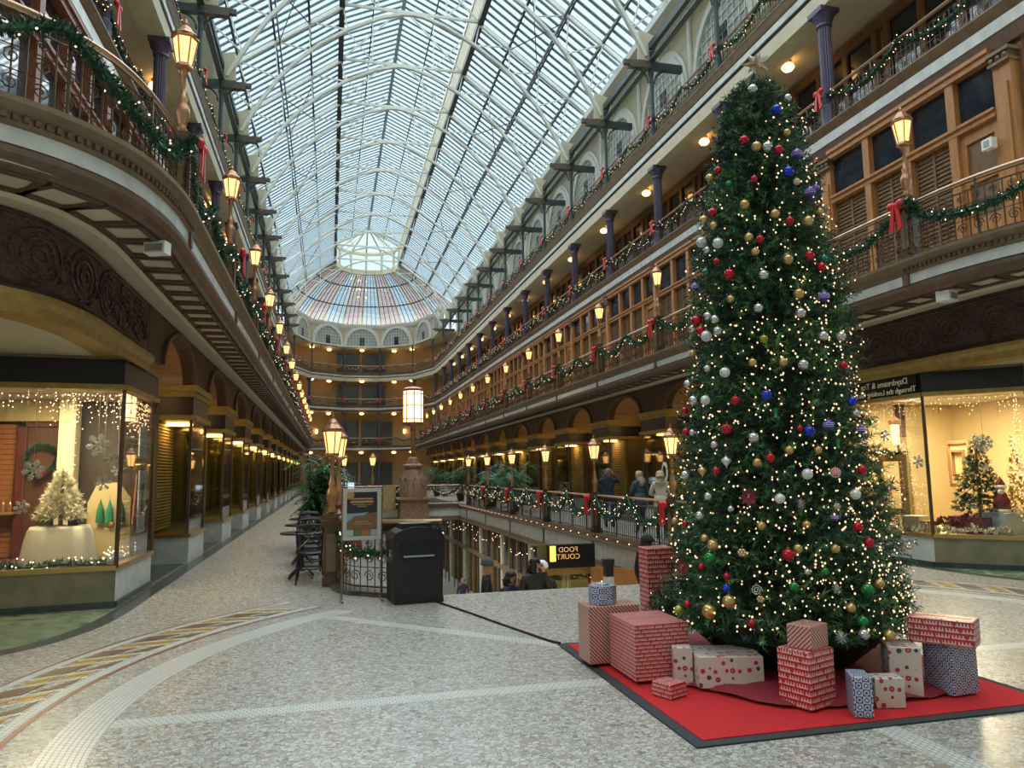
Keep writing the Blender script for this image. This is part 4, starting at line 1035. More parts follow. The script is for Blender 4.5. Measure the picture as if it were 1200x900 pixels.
def poster(loc,w,h,rz,lab,lines,nm='poster',frame=True,inner=None):
    t=empty(nm,loc,rz,lab,'sign'); MB().box(-w/2,w/2,-.008,.008,-h/2,h/2).build('card',mat('white_card',(.66,.70,.72),.5),t)
    if inner: MB().box(-w*.22,w*.22,-.012,-.008,-h*.22,h*.28).build('picture',inner,t)
    if lines: lettering(lines,.07,(0,-.010,.02),(1,0,0),(0,0,1),M['darkglass'],t)
    return t
poster((-2.70,12.0,2.18),.42,.44,PI/2,'upper white card hanging in the hall pane of the corner shop',None,inner=None)
poster((-2.70,12.08,1.30),.42,.9,PI/2,'tall white frame with a brown picture in the hall pane',None,inner=M['tan'])
tag(MB().slab([(0,-.16,0),(0,.16,0),(0,0,.75)],(.02,0,0)).build('paper_cone_tree',mat('pale_red_card',(.52,.20,.14),.6),loc=(-2.86,12.38,.95)),'pale red paper cone standing at the far end of the hall pane','ornament')
garland([(-4.7+.1*k,10.62+.008*k,.56+.02*math.sin(k)) for k in range(20)],'garland','dark garland with warm lights along the shop sill',None,21,r=.09,nl=45,lr=.010)
M['bluewhite']=mat('blue_white_fluff',(.35,.45,.55),.8)
lb=MB(); R_=random.Random(8)
for k in range(60): octa(lb,(-2.80+R_.uniform(-.08,.05),R_.uniform(10.8,12.3),.56+R_.uniform(0,.16)),.012)
t=empty('fairy_light_bundle',(0,0,0),0,'bundle of fairy lights on blue fluff along the hall pane sill','string lights'); lb.build('bulbs',M['fairy'],t,kind='stuff')
mb=MB(); tufts(mb,[(-2.82,10.8+.02*k,.54) for k in range(75)],[(.3,0,1)]*75,10,.10,.01,R_); mb.build('fluff',M['bluewhite'],t,kind='stuff')
t=empty('wall_shelf',(-4.62,12.3,1.15),0,'small wooden shelf with bottles on the plank wall','shelf'); MB().box(-.12,.2,-.1,.1,0,.03).build('board',M['tan'],t); 
for k in range(3): MB().lathe([(.03,.03),(.03,.14),(.012,.17),(.012,.2)],8,(-.06+.09*k,0,0)).build('bottle',M['copper'],t)
tag(MB().box(-4.72,-4.42,11.0,11.04,.5,.72).build('picture_frame',M['cream']),'cream framed picture standing low at the shop window edge','picture')
area('shop_light',(-3.5,11.05,2.80),1.0,75,(1,.78,.45),sy=.8)
# tree-side shop with the mirrored sign
RP=[(9.65,12.62),(9.65,10.35),(10.66,9.34)]
corner_shop(1,RP)
t=empty('shop_sign',(0,0,0),0,'black fascia sign with cream reversed lettering above the gold frame','sign')
MB().box(9.62,9.645,10.42,12.5,2.9,3.18).build('sign_board',M['signb'],t)
lettering([('Daydreams & Tea',1),('Through the Looking Glass',.86)],.155,(9.612,11.18,3.1),(0,-1,0),(0,0,1),M['letter'],t,mirror=True,gap=.98,stretch=1.02)
cw=mat('cream_shop_wall',(.62,.50,.28),.7,noise=(2,(.58,.45,.24)))
MB().box(12.4,12.5,8.0,12.6,0,3.2).build('wall_shop_rear',cw,kind='structure'); MB().box(9.7,12.5,12.56,12.63,.5,2.9).build('wall_shop_side',cw,kind='structure')
fl=MB(); pg=[(9.7,12.56),(9.7,10.4),(10.66,9.44),(12.4,7.7),(12.4,12.56)]; fl.prism(pg[::-1],.42,.5); fl.build('display_floor',cw,kind='structure'); fl=MB(); fl.prism(pg[::-1],2.87,2.94); fl.build('shop_ceiling',M['soffit'],kind='structure')
MB().slab([(10.68,9.32,0),(10.80,9.20,0),(10.80,9.20,3.24),(10.68,9.32,3.24)],(.1,.1,0)).build('shop_pillar',mat('rose_lit_pillar',(.50,.30,.22),.5),kind='structure')  # the pink light on this pillar is put into its base colour
MB().slab([(10.8,9.2,0),(12.6,7.4,0),(12.6,7.4,3.24),(10.8,9.2,3.24)],(.1,.1,0)).build('wall_shop_front',M['marble'],kind='structure')
def frame(loc,rz,w,h,bw,m,lab,nm='picture_frame',inner=None,garl=False):
    t=empty(nm,loc,rz,lab,'frame'); f=MB()
    for x0,x1,z0,z1 in ((-w/2,w/2,0,bw),(-w/2,w/2,h-bw,h),(-w/2,-w/2+bw,bw,h-bw),(w/2-bw,w/2,bw,h-bw)): f.box(x0,x1,-.03,.03,z0,z1)
    for x0,x1,z0,z1 in ((-w/2+bw,w/2-bw,bw,bw+.015),(-w/2+bw,w/2-bw,h-bw-.015,h-bw)): f.box(x0,x1,-.045,.03,z0,z1)
    f.build('frame',m,t)
    if inner: MB().box(-w/2+bw,w/2-bw,-.005,.005,bw,h-bw).build('canvas',inner,t)
    return t
fr=mat('gilded_carved_frame',(.36,.29,.10),.45,.3,noise=(40,(.18,.16,.06)),bump=(40,.8))
frame((10.35,11.95,.74),-PI/2,.78,1.12,.11,fr,'tall gilded empty frame standing in the tree side shop window')
garland([(10.35,11.56+.08*k,1.9+.04*math.sin(k*1.1)) for k in range(11)],'garland','short green garland lying on top of the gilded frame',None,31,r=.09,nl=16)
frame((11.2,11.25,1.25),-PI/2-.2,.62,.85,.05,mat('thin_wood_frame',(.28,.15,.06),.5),'thin wooden double picture frame behind the mullion',inner=cw)
frame((11.17,11.25,1.45),-PI/2-.2,.34,.48,.03,mat('thin_wood_frame',(.28,.15,.06),.5),'small inner wooden frame hanging in the double frame')
t=empty('decorated_tree',(10.75,10.45,.78),0,'dark decorated Christmas tree with gold baubles behind the angled pane','tree')
conemesh((0,0,.1),1.3,.46,420,12,.10,.008,13,tiers=5).build('foliage',M['needle'],t,kind='stuff'); MB().lathe([(.035,0),(.02,1.3)],8).build('trunk',M['walnut'],t)
R_=random.Random(5); bb=MB(); lb=MB()
for k in range(70):
    f=R_.random()*.85; a=R_.uniform(0,6.28); rr=.44*(1-f); bb.ball((rr*math.cos(a),rr*math.sin(a),.15+f*1.25),.028,6,4); octa(lb,(rr*1.05*math.cos(a+.3),rr*1.05*math.sin(a+.3),.12+f*1.25),.009)
bb.build('baubles',mat('gold_bauble',(.45,.22,.05),.3,.6),t,kind='stuff'); lb.build('fairy_lights',M['fairy'],t,kind='stuff')
tag(MB().box(10.4,11.1,10.1,10.8,.5,.78).build('display_block',mat('maroon_cloth',(.12,.015,.02),.8)),'maroon cloth block under the decorated tree','display block')
t=empty('gold_glitter_tree',(11.05,10.0,.5),0,'narrow gold glitter tree full of lights at the shop pillar','tree')
conemesh((0,0,.05),1.6,.2,260,13,.07,.008,10).build('foliage',mat('gold_tinsel',(.55,.36,.08),.35,.6),t,kind='stuff'); lb=MB()
for k in range(150): f=R_.random(); a=R_.uniform(0,6.28); octa(lb,(.22*(1.05-f)*math.cos(a),.22*(1.05-f)*math.sin(a),.1+1.5*f),.010)
lb.build('fairy_lights',M['fairy'],t,kind='stuff')
t=empty('plush_doll',(10.80,10.08,.86),PI*.75,'dark red plush doll with white trim beside the gold glitter tree','doll')
MB().lathe([(.03,0),(.13,.05),(.12,.2),(.06,.34),(.03,.36)],10).build('robe',mat('maroon_cloth2',(.16,.02,.025),.8),t,True); MB().ball((0,0,.40),.065,10,8).build('head',mat('doll_skin',(.5,.3,.2),.6),t,True); MB().lathe([(.075,.42),(.07,.47),(.03,.55),(.0,.6)],10).build('hat',mat('maroon_cloth2',(.16,.02,.025),.8),t,True); MB().lathe([(.08,.40),(.085,.43),(.08,.45)],10).build('hat_trim',M['snow'],t,True); MB().lathe([(.13,.0),(.14,.03),(.13,.06)],10).build('hem',M['snow'],t,True); MB().ball((0,.05,.34),.05,8,6).build('beard',M['snow'],t,True)
tag(MB().box(10.6,11.1,9.85,10.3,.5,.86).build('display_block',M['bluewhite']),'pale blue fluffy block under the plush doll','display block')
def plant(nm,loc,lab,m,r,n,seed,cat='flowers',hgt=.2):
    t=empty(nm,loc,0,lab,cat); R_=random.Random(seed); mb=MB(); P=[];D=[]
    for k in range(n): a=R_.uniform(0,6.28); q=math.sqrt(R_.random())*r; P.append((q*math.cos(a),q*math.sin(a),hgt*(1-q/r*.6)*R_.uniform(.5,1))); D.append((math.cos(a)*.5,math.sin(a)*.5,.8))
    tufts(mb,P,D,8,.07,.018,R_); mb.build('petals',m,t,kind='stuff'); g=MB(); tufts(g,P,D,3,.06,.014,R_); g.build('foliage',M['needle'],t,kind='stuff'); return t
wp=mat('white_petals',(.70,.68,.58),.7); rp_=mat('crimson_petals',(.14,.012,.018),.6)
for k,(x,y) in enumerate(((9.82,12.2),(9.82,11.7),(9.82,11.2),(9.84,10.75),(9.95,10.35),(10.2,10.1),(10.45,9.85))): plant('white_flowers',(x,y,.5),'white silk flowers on the shop sill, %s along from the frame end'%ORD[k],wp,.2,34,40+k,hgt=.17)['group']='white silk flowers along the shop sill'
plant('poinsettia',(10.22,10.62,.55),'crimson poinsettia heap in front of the decorated tree',rp_,.24,60,61,hgt=.3); plant('poinsettia',(10.48,10.38,.6),'crimson poinsettia heap nearest the plush doll',rp_,.2,50,62,hgt=.3)
for p,r_,lab in (((9.80,12.01,2.08),.13,'white snowflake hanging nearest the Christmas tree in the sign shop'),((9.80,11.44,2.2),.12,'white snowflake hanging below the reversed lettering'),((9.80,10.71,1.72),.12,'white snowflake hanging beside the dark mullion'),((9.85,11.1,1.98),.08,'small white snowflake over the green garland'),((10.35,9.9,2.0),.14,'white starburst snowflake hanging in the angled pane'),((10.5,10.05,1.6),.07,'small silver star hanging before the decorated tree')):
    snowflake(r_,M['snow'],p,-PI/2 if p[0]<9.9 else -PI/4,lab,grp='snowflakes in the sign shop',arms=6 if r_<.14 else 9)
icicle((9.76,10.45),(9.76,12.5),2.76,26,.42,11,'icicle_lights','icicle lights along the top of the sign shop')
icicle((9.75,10.3),(10.6,9.45),2.76,16,.4,12,'icicle_lights','icicle lights along the top of the angled pane')
icicle((9.78,12.1),(9.78,12.5),2.76,14,1.4,14,'icicle_lights','dense light curtain at the Christmas tree end of the sign shop')
icicle((10.58,9.5),(10.62,9.46),2.76,4,2.1,15,'icicle_lights','vertical light strings at the rose-lit pillar')
R_=random.Random(3); lb=MB()
for k in range(90): octa(lb,(10.6+R_.uniform(-.15,.15),11.8+R_.uniform(-.2,.2),.8+R_.random()*1.0),.010)
t=empty('light_bundle',(0,0,0),0,'column of warm fairy lights seen through the gilded frame','string lights'); lb.build('bulbs',M['shopfairy'],t,kind='stuff'); MB().lathe([(.03,.5),(.015,1.8)],6,(10.6,11.8,0)).build('stem',M['copper'],t)
t=empty('hanging_lantern',(10.35,11.82,2.3),0,'brown hanging lantern with a warm bulb in the sign shop','lamp'); b=MB(); b.lathe([(.13,.12),(.15,.2),(.02,.28)],4); b.build('roof',M['walnut'],t); MB().lathe([(.08,-.25),(.10,.12)],4).build('glass',M['bulb'],t); MB().tube([(0,0,.27),(0,0,.57)],.006,4).build('cord',M['iron'],t)
area('shop_light',(10.6,11.0,2.84),1.2,130,(1,.80,.50),sy=1.2)
# present boxes and books in the sign shop
for (x,y,w,h,c,lab) in ((10.0,11.1,.3,.28,(.55,.50,.40),'pale gift box beside the gilded frame'),(10.05,10.9,.22,.2,(.55,.38,.10),'gold gift box leaning beside the mullion'),(10.15,12.35,.25,.3,(.5,.5,.48),'white gift bag at the Christmas tree end of the sign shop')):
    t=empty('gift_box',(x,y,.5),.3,lab,'gift'); MB().box(-w/2,w/2,-w/2,w/2,0,h*.8).build('box',mat('gift_%.2f'%c[0]+str(h),c,.6),t); MB().box(-w/2-.01,w/2+.01,-w/2-.01,w/2+.01,h*.8,h).build('lid',mat('gift_%.2f'%c[0]+str(h),c,.6),t)
# ================= CARPET, CHRISTMAS TREE, GIFTS
car=empty('carpet',(0,0,0),0,'red square carpet with dark border under the Christmas tree','carpet')
MB().box(2.14,4.95,4.22,7.0,0.0,.012).build('border',mat('dark_carpet_border',(.03,.035,.04),.9),car)
MB().box(2.22,4.87,4.30,6.92,.0,.018).build('pile',mat('red_carpet',(.55,.012,.016),.95,noise=(60,(.46,.01,.013)),bump=(300,.3)),car)
TX,TY=3.75,5.7
RZ=[(.1,1.12),(.3,1.10),(.6,1.04),(1.27,.92),(2,.81),(2.75,.73),(3.5,.64),(4.3,.49),(4.92,.31),(5.12,.2),(5.24,.05)]
def TR(z): return float(np.interp(z,[a for a,_ in RZ],[b for _,b in RZ]))
tree=empty('christmas_tree',(TX,TY,.02),0,'tall lit green Christmas tree standing on the red carpet','tree')
MB().lathe([(.09,0),(.08,2),(.04,4.6),(.01,5.1)],10).build('trunk',M['walnut'],tree)
MB().lathe([(.5,.05),(.78,.30),(.62,.6)]+[(r_*.55 if z<4 else r_*.3,z) for z,r_ in RZ[2:]],20).build('inner_shade_core',mat('dark_shade_core',(.004,.014,.008),.8),tree)  # near-black solid core: the shade within and under the boughs, as colour
rng=np.random.default_rng(11); NSP=9500
zz=np.where(rng.random(NSP)<.8,5.15*(1-np.sqrt(rng.random(NSP)*.995+.003)),2.6+2.5*rng.random(NSP)); zz=np.where(zz<.36,.36+rng.random(NSP)*.3,zz)
Rz=np.interp(zz,[a for a,_ in RZ],[b for _,b in RZ]); an=rng.random(NSP)*2*np.pi
lump=1+.07*np.sin(an*5+zz*4)+.06*np.sin(an*9-zz*7)
fr=np.where(rng.random(NSP)<.72,.74+.22*rng.random(NSP),.45+.25*rng.random(NSP))
pass
ln_=.15+.10*rng.random(NSP); ln_*=np.clip(Rz/.5,.45,1.1)
rad=np.maximum(Rz*lump*fr-ln_*.8,.01)
base=np.stack([rad*np.cos(an),rad*np.sin(an),zz],1)
an2=an+rng.normal(0,.45,NSP); up=rng.normal(.12,.28,NSP); dd=np.stack([np.cos(an2),np.sin(an2),up],1); dd/=np.linalg.norm(dd,axis=1)[:,None]
K=22; tt=(np.arange(K)+.5)/K
P=base[:,None,:]+dd[:,None,:]*(ln_[:,None]*tt)[:,:,None]
g=rng.normal(0,1,(NSP,K,3)); g-=(g*dd[:,None,:]).sum(2)[:,:,None]*dd[:,None,:]; g/=np.linalg.norm(g,axis=2)[:,:,None]
nd=g*.8+dd[:,None,:]*.55; nd/=np.linalg.norm(nd,axis=2)[:,:,None]
w_=np.cross(nd,rng.normal(0,1,(NSP,K,3))); w_/=np.linalg.norm(w_,axis=2)[:,:,None]; w_*=.0052
nl=.05*(.7+.6*rng.random((NSP,K,1)))
V=np.stack([P-w_,P+w_,P+nd*nl],2).reshape(-1,3); nT=NSP*K
me=bpy.data.meshes.new('foliage'); me.vertices.add(nT*3); me.vertices.foreach_set('co',V.ravel().astype(np.float32)); me.loops.add(nT*3); me.loops.foreach_set('vertex_index',np.arange(nT*3,dtype=np.int32)); me.polygons.add(nT); me.polygons.foreach_set('loop_start',np.arange(0,nT*3,3,dtype=np.int32)); me.polygons.foreach_set('loop_total',np.full(nT,3,np.int32))
for m_ in (mat('fir_dark',(.010,.045,.020),.5),mat('fir_mid',(.028,.12,.048),.5),mat('fir_light',(.095,.24,.075),.5)): me.materials.append(m_)
me.polygons.foreach_set('material_index',np.repeat(rng.choice([0,1,2],NSP,p=[.45,.38,.17]),K).astype(np.int32)); me.update(calc_edges=True)
link('foliage',me,tree,kind='stuff')
lb=MB(); 
for k in range(1500):
    z=.3+4.7*(1-math.sqrt(random.random())); a=random.uniform(0,2*PI)
    if random.random()<.45: a=math.atan2(-.96,-.1)+random.gauss(0,.55)
    r_=TR(z)*(1+.07*math.sin(a*5+z*4))*random.uniform(.84,1.0); octa(lb,(r_*math.cos(a),r_*math.sin(a),z+.1),random.choice((.007,.0085,.0105)))
lb.build('fairy_lights',M['treelight'],tree,kind='stuff')
sk=MB(); n=40; vs=[]
for j,(r_,h) in enumerate(((.1,.05),(.6,.05),(.95,.05),(1.12,.03),(1.2,.006))):
    for k in range(n): a=2*PI*k/n; vs.append((r_*(1+.05*math.sin(7*a+j))*math.cos(a),r_*(1+.05*math.sin(5*a))*math.sin(a),h+.025*abs(math.sin(9*a+2*j))))
sk.add(vs,[(j*n+k,j*n+(k+1)%n,(j+1)*n+(k+1)%n,(j+1)*n+k) for j in range(4) for k in range(n)])
o=sk.build('tree_skirt',mat('crimson_skirt',(.22,.012,.025),.7),None,True,loc=(TX,TY,.02)); tag(o,'crumpled crimson cloth skirt spread round the tree foot','tree skirt')
# star
t=empty('star_topper',(3.75,5.66,5.34),0,'spiky pale star on the very top of the Christmas tree','star')
R_=random.Random(2)
for k in range(18):
    zz_=1-2*(k+.5)/18; a=k*2.399; v=Vector((math.sqrt(1-zz_*zz_)*math.cos(a),math.sqrt(1-zz_*zz_)*math.sin(a),zz_)); u_=v.orthogonal().normalized(); w=v.cross(u_)
    mb=MB(); r0=.035; L_=.13 if k%2 else .10; b_=[v*.03+(u_*math.cos(q)+w*math.sin(q))*r0 for q in (0,PI/2,PI,1.5*PI)]; mb.add(b_+[v*L_],[(0,1,4),(1,2,4),(2,3,4),(3,0,4),(3,2,1,0)]); mb.build('star_point',mat('pearl_star',(.62,.52,.46),.4) if k%3 else mat('gilt_star',(.5,.33,.18),.4),t)
MB().ball((0,0,0),.045,10,8).build('star_core',mat('pearl_star',(.62,.52,.46),.4),t); MB().tube([(0,0,-.05),(0,0,-.16)],.012,5).build('stem',M['brass'],t)
ORN=[(3.561,5.438,4.924,"s",0.040),(3.666,5.307,4.677,"b",0.043),(3.800,5.350,4.825,"s",0.033),(3.408,5.355,4.407,"r",0.039),(3.460,5.278,4.319,"g",0.042),(3.524,5.233,4.302,"s",0.042),(3.597,5.198,4.268,"r",0.038),(3.731,5.172,4.232,"p",0.042),(3.636,5.157,4.061,"b",0.046),(3.692,5.135,3.976,"c",0.029),(3.253,5.504,4.199,"r",0.030),(3.223,5.581,4.159,"g",0.035),(3.277,5.399,4.032,"n",0.026),(3.410,5.256,4.025,"r",0.029),(3.787,5.120,3.889,"p",0.042),(3.859,5.137,3.940,"p",0.029),(3.332,5.281,3.809,"g",0.040),(3.191,5.509,3.820,"r",0.037),(3.161,5.599,3.783,"g",0.039),(3.178,5.489,3.694,"g",0.034),(3.497,5.145,3.692,"g",0.037),(3.589,5.102,3.626,"r",0.033),(3.729,5.081,3.624,"g",0.043),(3.857,5.104,3.724,"g",0.029),(3.131,5.604,3.585,"S",0.043),(3.175,5.430,3.522,"S",0.042),(3.133,5.532,3.493,"s",0.030),(3.320,5.229,3.513,"g",0.037),(3.378,5.177,3.483,"r",0.033),(3.342,5.190,3.382,"g",0.033),(3.536,5.073,3.293,"g",0.040),(3.697,5.043,3.322,"r",0.040),(3.154,5.429,3.363,"r",0.029),(3.785,5.031,3.238,"r",0.034),(3.697,5.230,4.444,"g",0.030),(3.152,5.430,3.360,"r",0.027),(3.110,5.525,3.298,"t",0.032),(3.195,5.319,3.224,"r",0.045),(3.367,5.139,3.176,"s",0.039),(3.820,5.042,3.309,"t",0.031),(3.785,5.029,3.233,"r",0.035),(3.077,5.649,3.203,"p",0.035),(3.179,5.299,3.014,"g",0.031),(3.310,5.142,2.907,"s",0.037),(3.574,5.024,3.005,"g",0.041),(3.765,5.000,2.986,"p",0.043),(3.567,5.006,2.846,"s",0.040),(3.046,5.596,2.893,"r",0.044),(3.077,5.470,2.905,"s",0.036),(3.099,5.405,2.865,"s",0.036),(3.033,5.638,2.832,"s",0.032),(3.046,5.535,2.795,"r",0.039),(3.057,5.472,2.738,"S",0.043),(3.100,5.373,2.761,"s",0.038),(3.316,5.102,2.649,"m",0.034),(3.714,4.963,2.661,"s",0.038),(3.869,4.971,2.665,"s",0.038),(3.011,5.625,2.619,"g",0.028),(3.034,5.446,2.463,"s",0.029),(3.098,5.299,2.412,"S",0.039),(3.236,5.141,2.471,"g",0.032),(3.411,5.022,2.459,"g",0.032),(3.536,4.968,2.433,"s",0.040),(3.855,4.944,2.430,"r",0.032),(2.980,5.669,2.364,"s",0.034),(2.974,5.570,2.212,"s",0.041),(3.005,5.444,2.204,"S",0.038),(3.125,5.217,2.179,"r",0.036),(3.286,5.063,2.203,"b",0.044),(3.887,4.919,2.148,"b",0.038),(3.911,4.913,2.059,"s",0.029),(2.955,5.695,2.140,"r",0.030),(3.325,5.019,2.059,"N",0.029),(3.067,5.256,1.957,"r",0.043),(3.184,5.097,1.880,"s",0.042),(3.456,4.936,1.942,"r",0.025),(3.515,4.914,1.918,"b",0.043),(3.657,4.891,1.965,"p",0.041),(3.935,4.902,1.933,"p",0.033),(3.000,5.337,1.837,"s",0.030),(2.936,5.649,1.958,"r",0.032),(2.944,5.568,1.947,"s",0.027),(3.368,4.949,1.780,"g",0.033),(3.554,4.880,1.778,"g",0.029),(3.254,5.010,1.726,"r",0.035),(3.036,5.237,1.711,"D",0.040),(3.180,5.061,1.690,"g",0.035),(2.935,5.416,1.637,"d",0.039),(2.985,5.301,1.634,"r",0.030),(2.886,5.596,1.600,"s",0.038),(3.456,4.882,1.601,"S",0.038),(3.650,4.838,1.608,"R",0.036),(3.873,4.843,1.625,"r",0.035),(3.706,4.864,1.817,"N",0.029),(3.269,4.945,1.424,"S",0.036),(3.111,5.076,1.434,"f",0.066),(3.386,4.874,1.379,"k",0.036),(3.779,4.808,1.446,"S",0.036),(2.931,5.343,1.434,"s",0.032),(2.885,5.399,1.284,"s",0.034),(3.011,5.171,1.343,"s",0.025),(2.823,5.694,1.227,"g",0.029),(2.833,5.542,1.214,"r",0.026),(3.145,4.997,1.225,"g",0.032),(3.399,4.845,1.235,"g",0.030),(3.593,4.798,1.286,"p",0.028),(3.620,4.806,1.362,"J",0.032),(3.753,4.770,1.211,"r",0.036),(3.818,4.750,1.100,"r",0.036),(2.902,5.255,1.069,"g",0.042),(2.877,5.328,1.116,"g",0.030),(2.879,5.259,0.974,"n",0.046),(3.024,5.064,1.027,"J",0.041),(3.258,4.869,1.024,"r",0.045),(3.320,4.843,1.066,"g",0.034),(3.556,4.762,1.065,"g",0.031),(2.780,5.480,0.878,"f",0.069),(2.835,5.321,0.901,"r",0.025),(2.927,5.130,0.851,"r",0.026),(3.460,4.755,0.909,"n",0.027),(3.352,4.795,0.906,"s",0.023),(2.916,5.120,0.765,"b",0.032),(3.055,4.958,0.770,"w",0.040),(3.257,4.818,0.804,"n",0.035),(3.727,4.687,0.781,"n",0.043),(3.839,4.696,0.815,"g",0.033),(3.514,4.715,0.788,"k",0.035),(2.915,5.089,0.677,"g",0.048),(2.823,5.206,0.590,"g",0.053),(2.716,5.473,0.556,"m",0.038),(3.067,4.934,0.709,"J",0.033),(3.584,4.677,0.663,"g",0.033),(3.647,4.649,0.573,"n",0.038),(3.636,4.631,0.490,"s",0.038),(3.827,4.625,0.471,"g",0.038),(2.998,4.951,0.541,"r",0.027),(3.478,4.656,0.471,"k",0.042),(2.748,5.398,0.611,"r",0.029)]
ocol=dict(s=('silver',(.52,.54,.55),.25,.8),S=('striped silver',(.60,.60,.60),.3,.5),b=('blue',(.02,.05,.45),.2,.6),g=('gold',(.52,.36,.14),.3,.75),r=('red',(.45,.012,.03),.2,.5),R=('red and white striped',(.50,.03,.04),.3,.3),p=('purple',(.10,.05,.38),.3,.5),n=('green',(.015,.22,.05),.2,.5),t=('teal',(.02,.20,.16),.25,.5),c=('cream',(.6,.47,.32),.4,.2),m=('lime',(.28,.34,.04),.25,.5),D=('silver drop',(.58,.58,.58),.3,.6),d=('gold drop',(.55,.38,.2),.3,.6),f=('maroon flower',(.16,.01,.02),.6,0),k=('frosted pinecone',(.30,.33,.28),.7,0),J=('jingle cluster',(.55,.42,.26),.3,.8),w=('silver swirl',(.6,.65,.62),.3,.5),N=('small green cone',(.01,.22,.10),.3,.3))
def ordn(k):
    if k<20: return ORD[k]
    T='twenty thirty forty'.split()[k//10-2] if (k+1)%10 else None
    q=k+1; tens={2:'twenty',3:'thirty',4:'forty'}[q//10]; return {2:'twentieth',3:'thirtieth',4:'fortieth'}[q//10] if q%10==0 else tens+'-'+ORD[q%10-1]
cnt={}
for x,y,z,c,r_ in sorted(ORN,key=lambda q:-q[2]):
    nm,col,ro,mt=ocol[c]; i=cnt.get(c,0); cnt[c]=i+1
    shape={'f':'ornament','k':'ornament','J':'ornament','w':'ornament','N':'ornament','D':'ornament','d':'ornament'}.get(c,'ball ornament')
    d=Vector((x-TX,y-TY,0)); d.normalize(); p=Vector((x,y,z))+d*(r_*.4+.035)
    t=empty('tree_ornament',p,math.atan2(d.y,d.x),'%s %s, %s of its kind counting down the Christmas tree'%(nm,shape,ordn(i)),'ornament','%s ornaments on the Christmas tree'%nm)
    m_=mat('ornament_'+nm.replace(' ','_'),col,ro,mt)
    if c in 'sSbgrRpntcm':
        MB().ball((0,0,0),r_,14,10).build('ball',m_,t,True)
        if c in 'SRpm':
            st=MB()
            for q in range(6):
                a=PI*q/6
                if c=='R' or c=='S': st.tube([(1.005*r_*math.cos(b)*math.cos(a),1.005*r_*math.cos(b)*math.sin(a),1.005*r_*math.sin(b)) for b in [2*PI*j/16 for j in range(17)]],r_*.05,3)
            for zz_ in (-.3,0,.3): 
                rr=r_*math.sqrt(1-zz_*zz_)*1.005; st.tube([(rr*math.cos(b),rr*math.sin(b),zz_*r_) for b in [2*PI*j/16 for j in range(17)]],r_*.05,3)
            st.build('stripes',M['snow'] if c!='m' else m_,t)
        top_=r_
    elif c in 'Dd':
        MB().lathe([(.002,-1.5*r_),(.25*r_,-1.0*r_),(.95*r_,-.1*r_),(.9*r_,.25*r_),(.3*r_,.6*r_),(.08*r_,1.0*r_)],12).build('drop',m_,t,True); top_=r_
    elif c=='f':
        for q in range(8):
            a=2*PI*q/8; mb=MB(); v=Vector((.25,math.cos(a),math.sin(a))); u_=Vector((0,-math.sin(a),math.cos(a))); mb.add([Vector((0,0,0)),v*r_*.6+u_*r_*.3,v*r_*1.1,v*r_*.6-u_*r_*.3],[(0,1,2,3)]); mb.build('petal',m_,t)
        MB().ball((.02,0,0),r_*.14,6,5).build('flower_centre',M['brass'],t); top_=r_*.2
    elif c=='k':
        mb=MB()
        for q in range(26):
            a=q*2.4; zz_=-r_+2*r_*q/26; rr=r_*.75*math.sqrt(max(.05,1-(zz_/r_)**2)); v=Vector((math.cos(a),math.sin(a),.3)); b_=Vector((rr*math.cos(a),rr*math.sin(a),zz_)); u_=Vector((-math.sin(a),math.cos(a),0))*r_*.25; mb.add([b_*.4-u_*.5,b_*.4+u_*.5,b_+v*r_*.3+u_,b_+v*r_*.3-u_],[(0,1,2,3)])
        mb.ball((0,0,0),r_*.6,8,6); mb.build('scales',m_,t); top_=r_
    elif c=='J':
        for q in range(7): a=2*PI*q/6; k_=0 if q==6 else .55; MB().ball((.15*r_,k_*r_*math.cos(a),k_*r_*math.sin(a)*.8),r_*.36,8,6).build('bell',m_,t,True)
        top_=r_
    elif c=='w':
        MB().tube([(0,(1-j/26)*r_*math.cos(j*.6),(1-j/26)*r_*math.sin(j*.6)) for j in range(24)],r_*.09,5).build('spiral',m_,t); top_=r_
    else: MB().lathe([(.5*r_,-r_),(.3*r_,0),(.02,r_*1.3)],8).build('cone',m_,t); top_=r_*1.2
    cp=MB(); cp.lathe([(r_*.2,top_*.96),(r_*.2,top_*.96+r_*.16)],8); cp.tube([(0,0,top_+r_*.1),(0,0,top_+r_*.5)],.002,3); cp.build('hanger_cap',M['brass'],t)
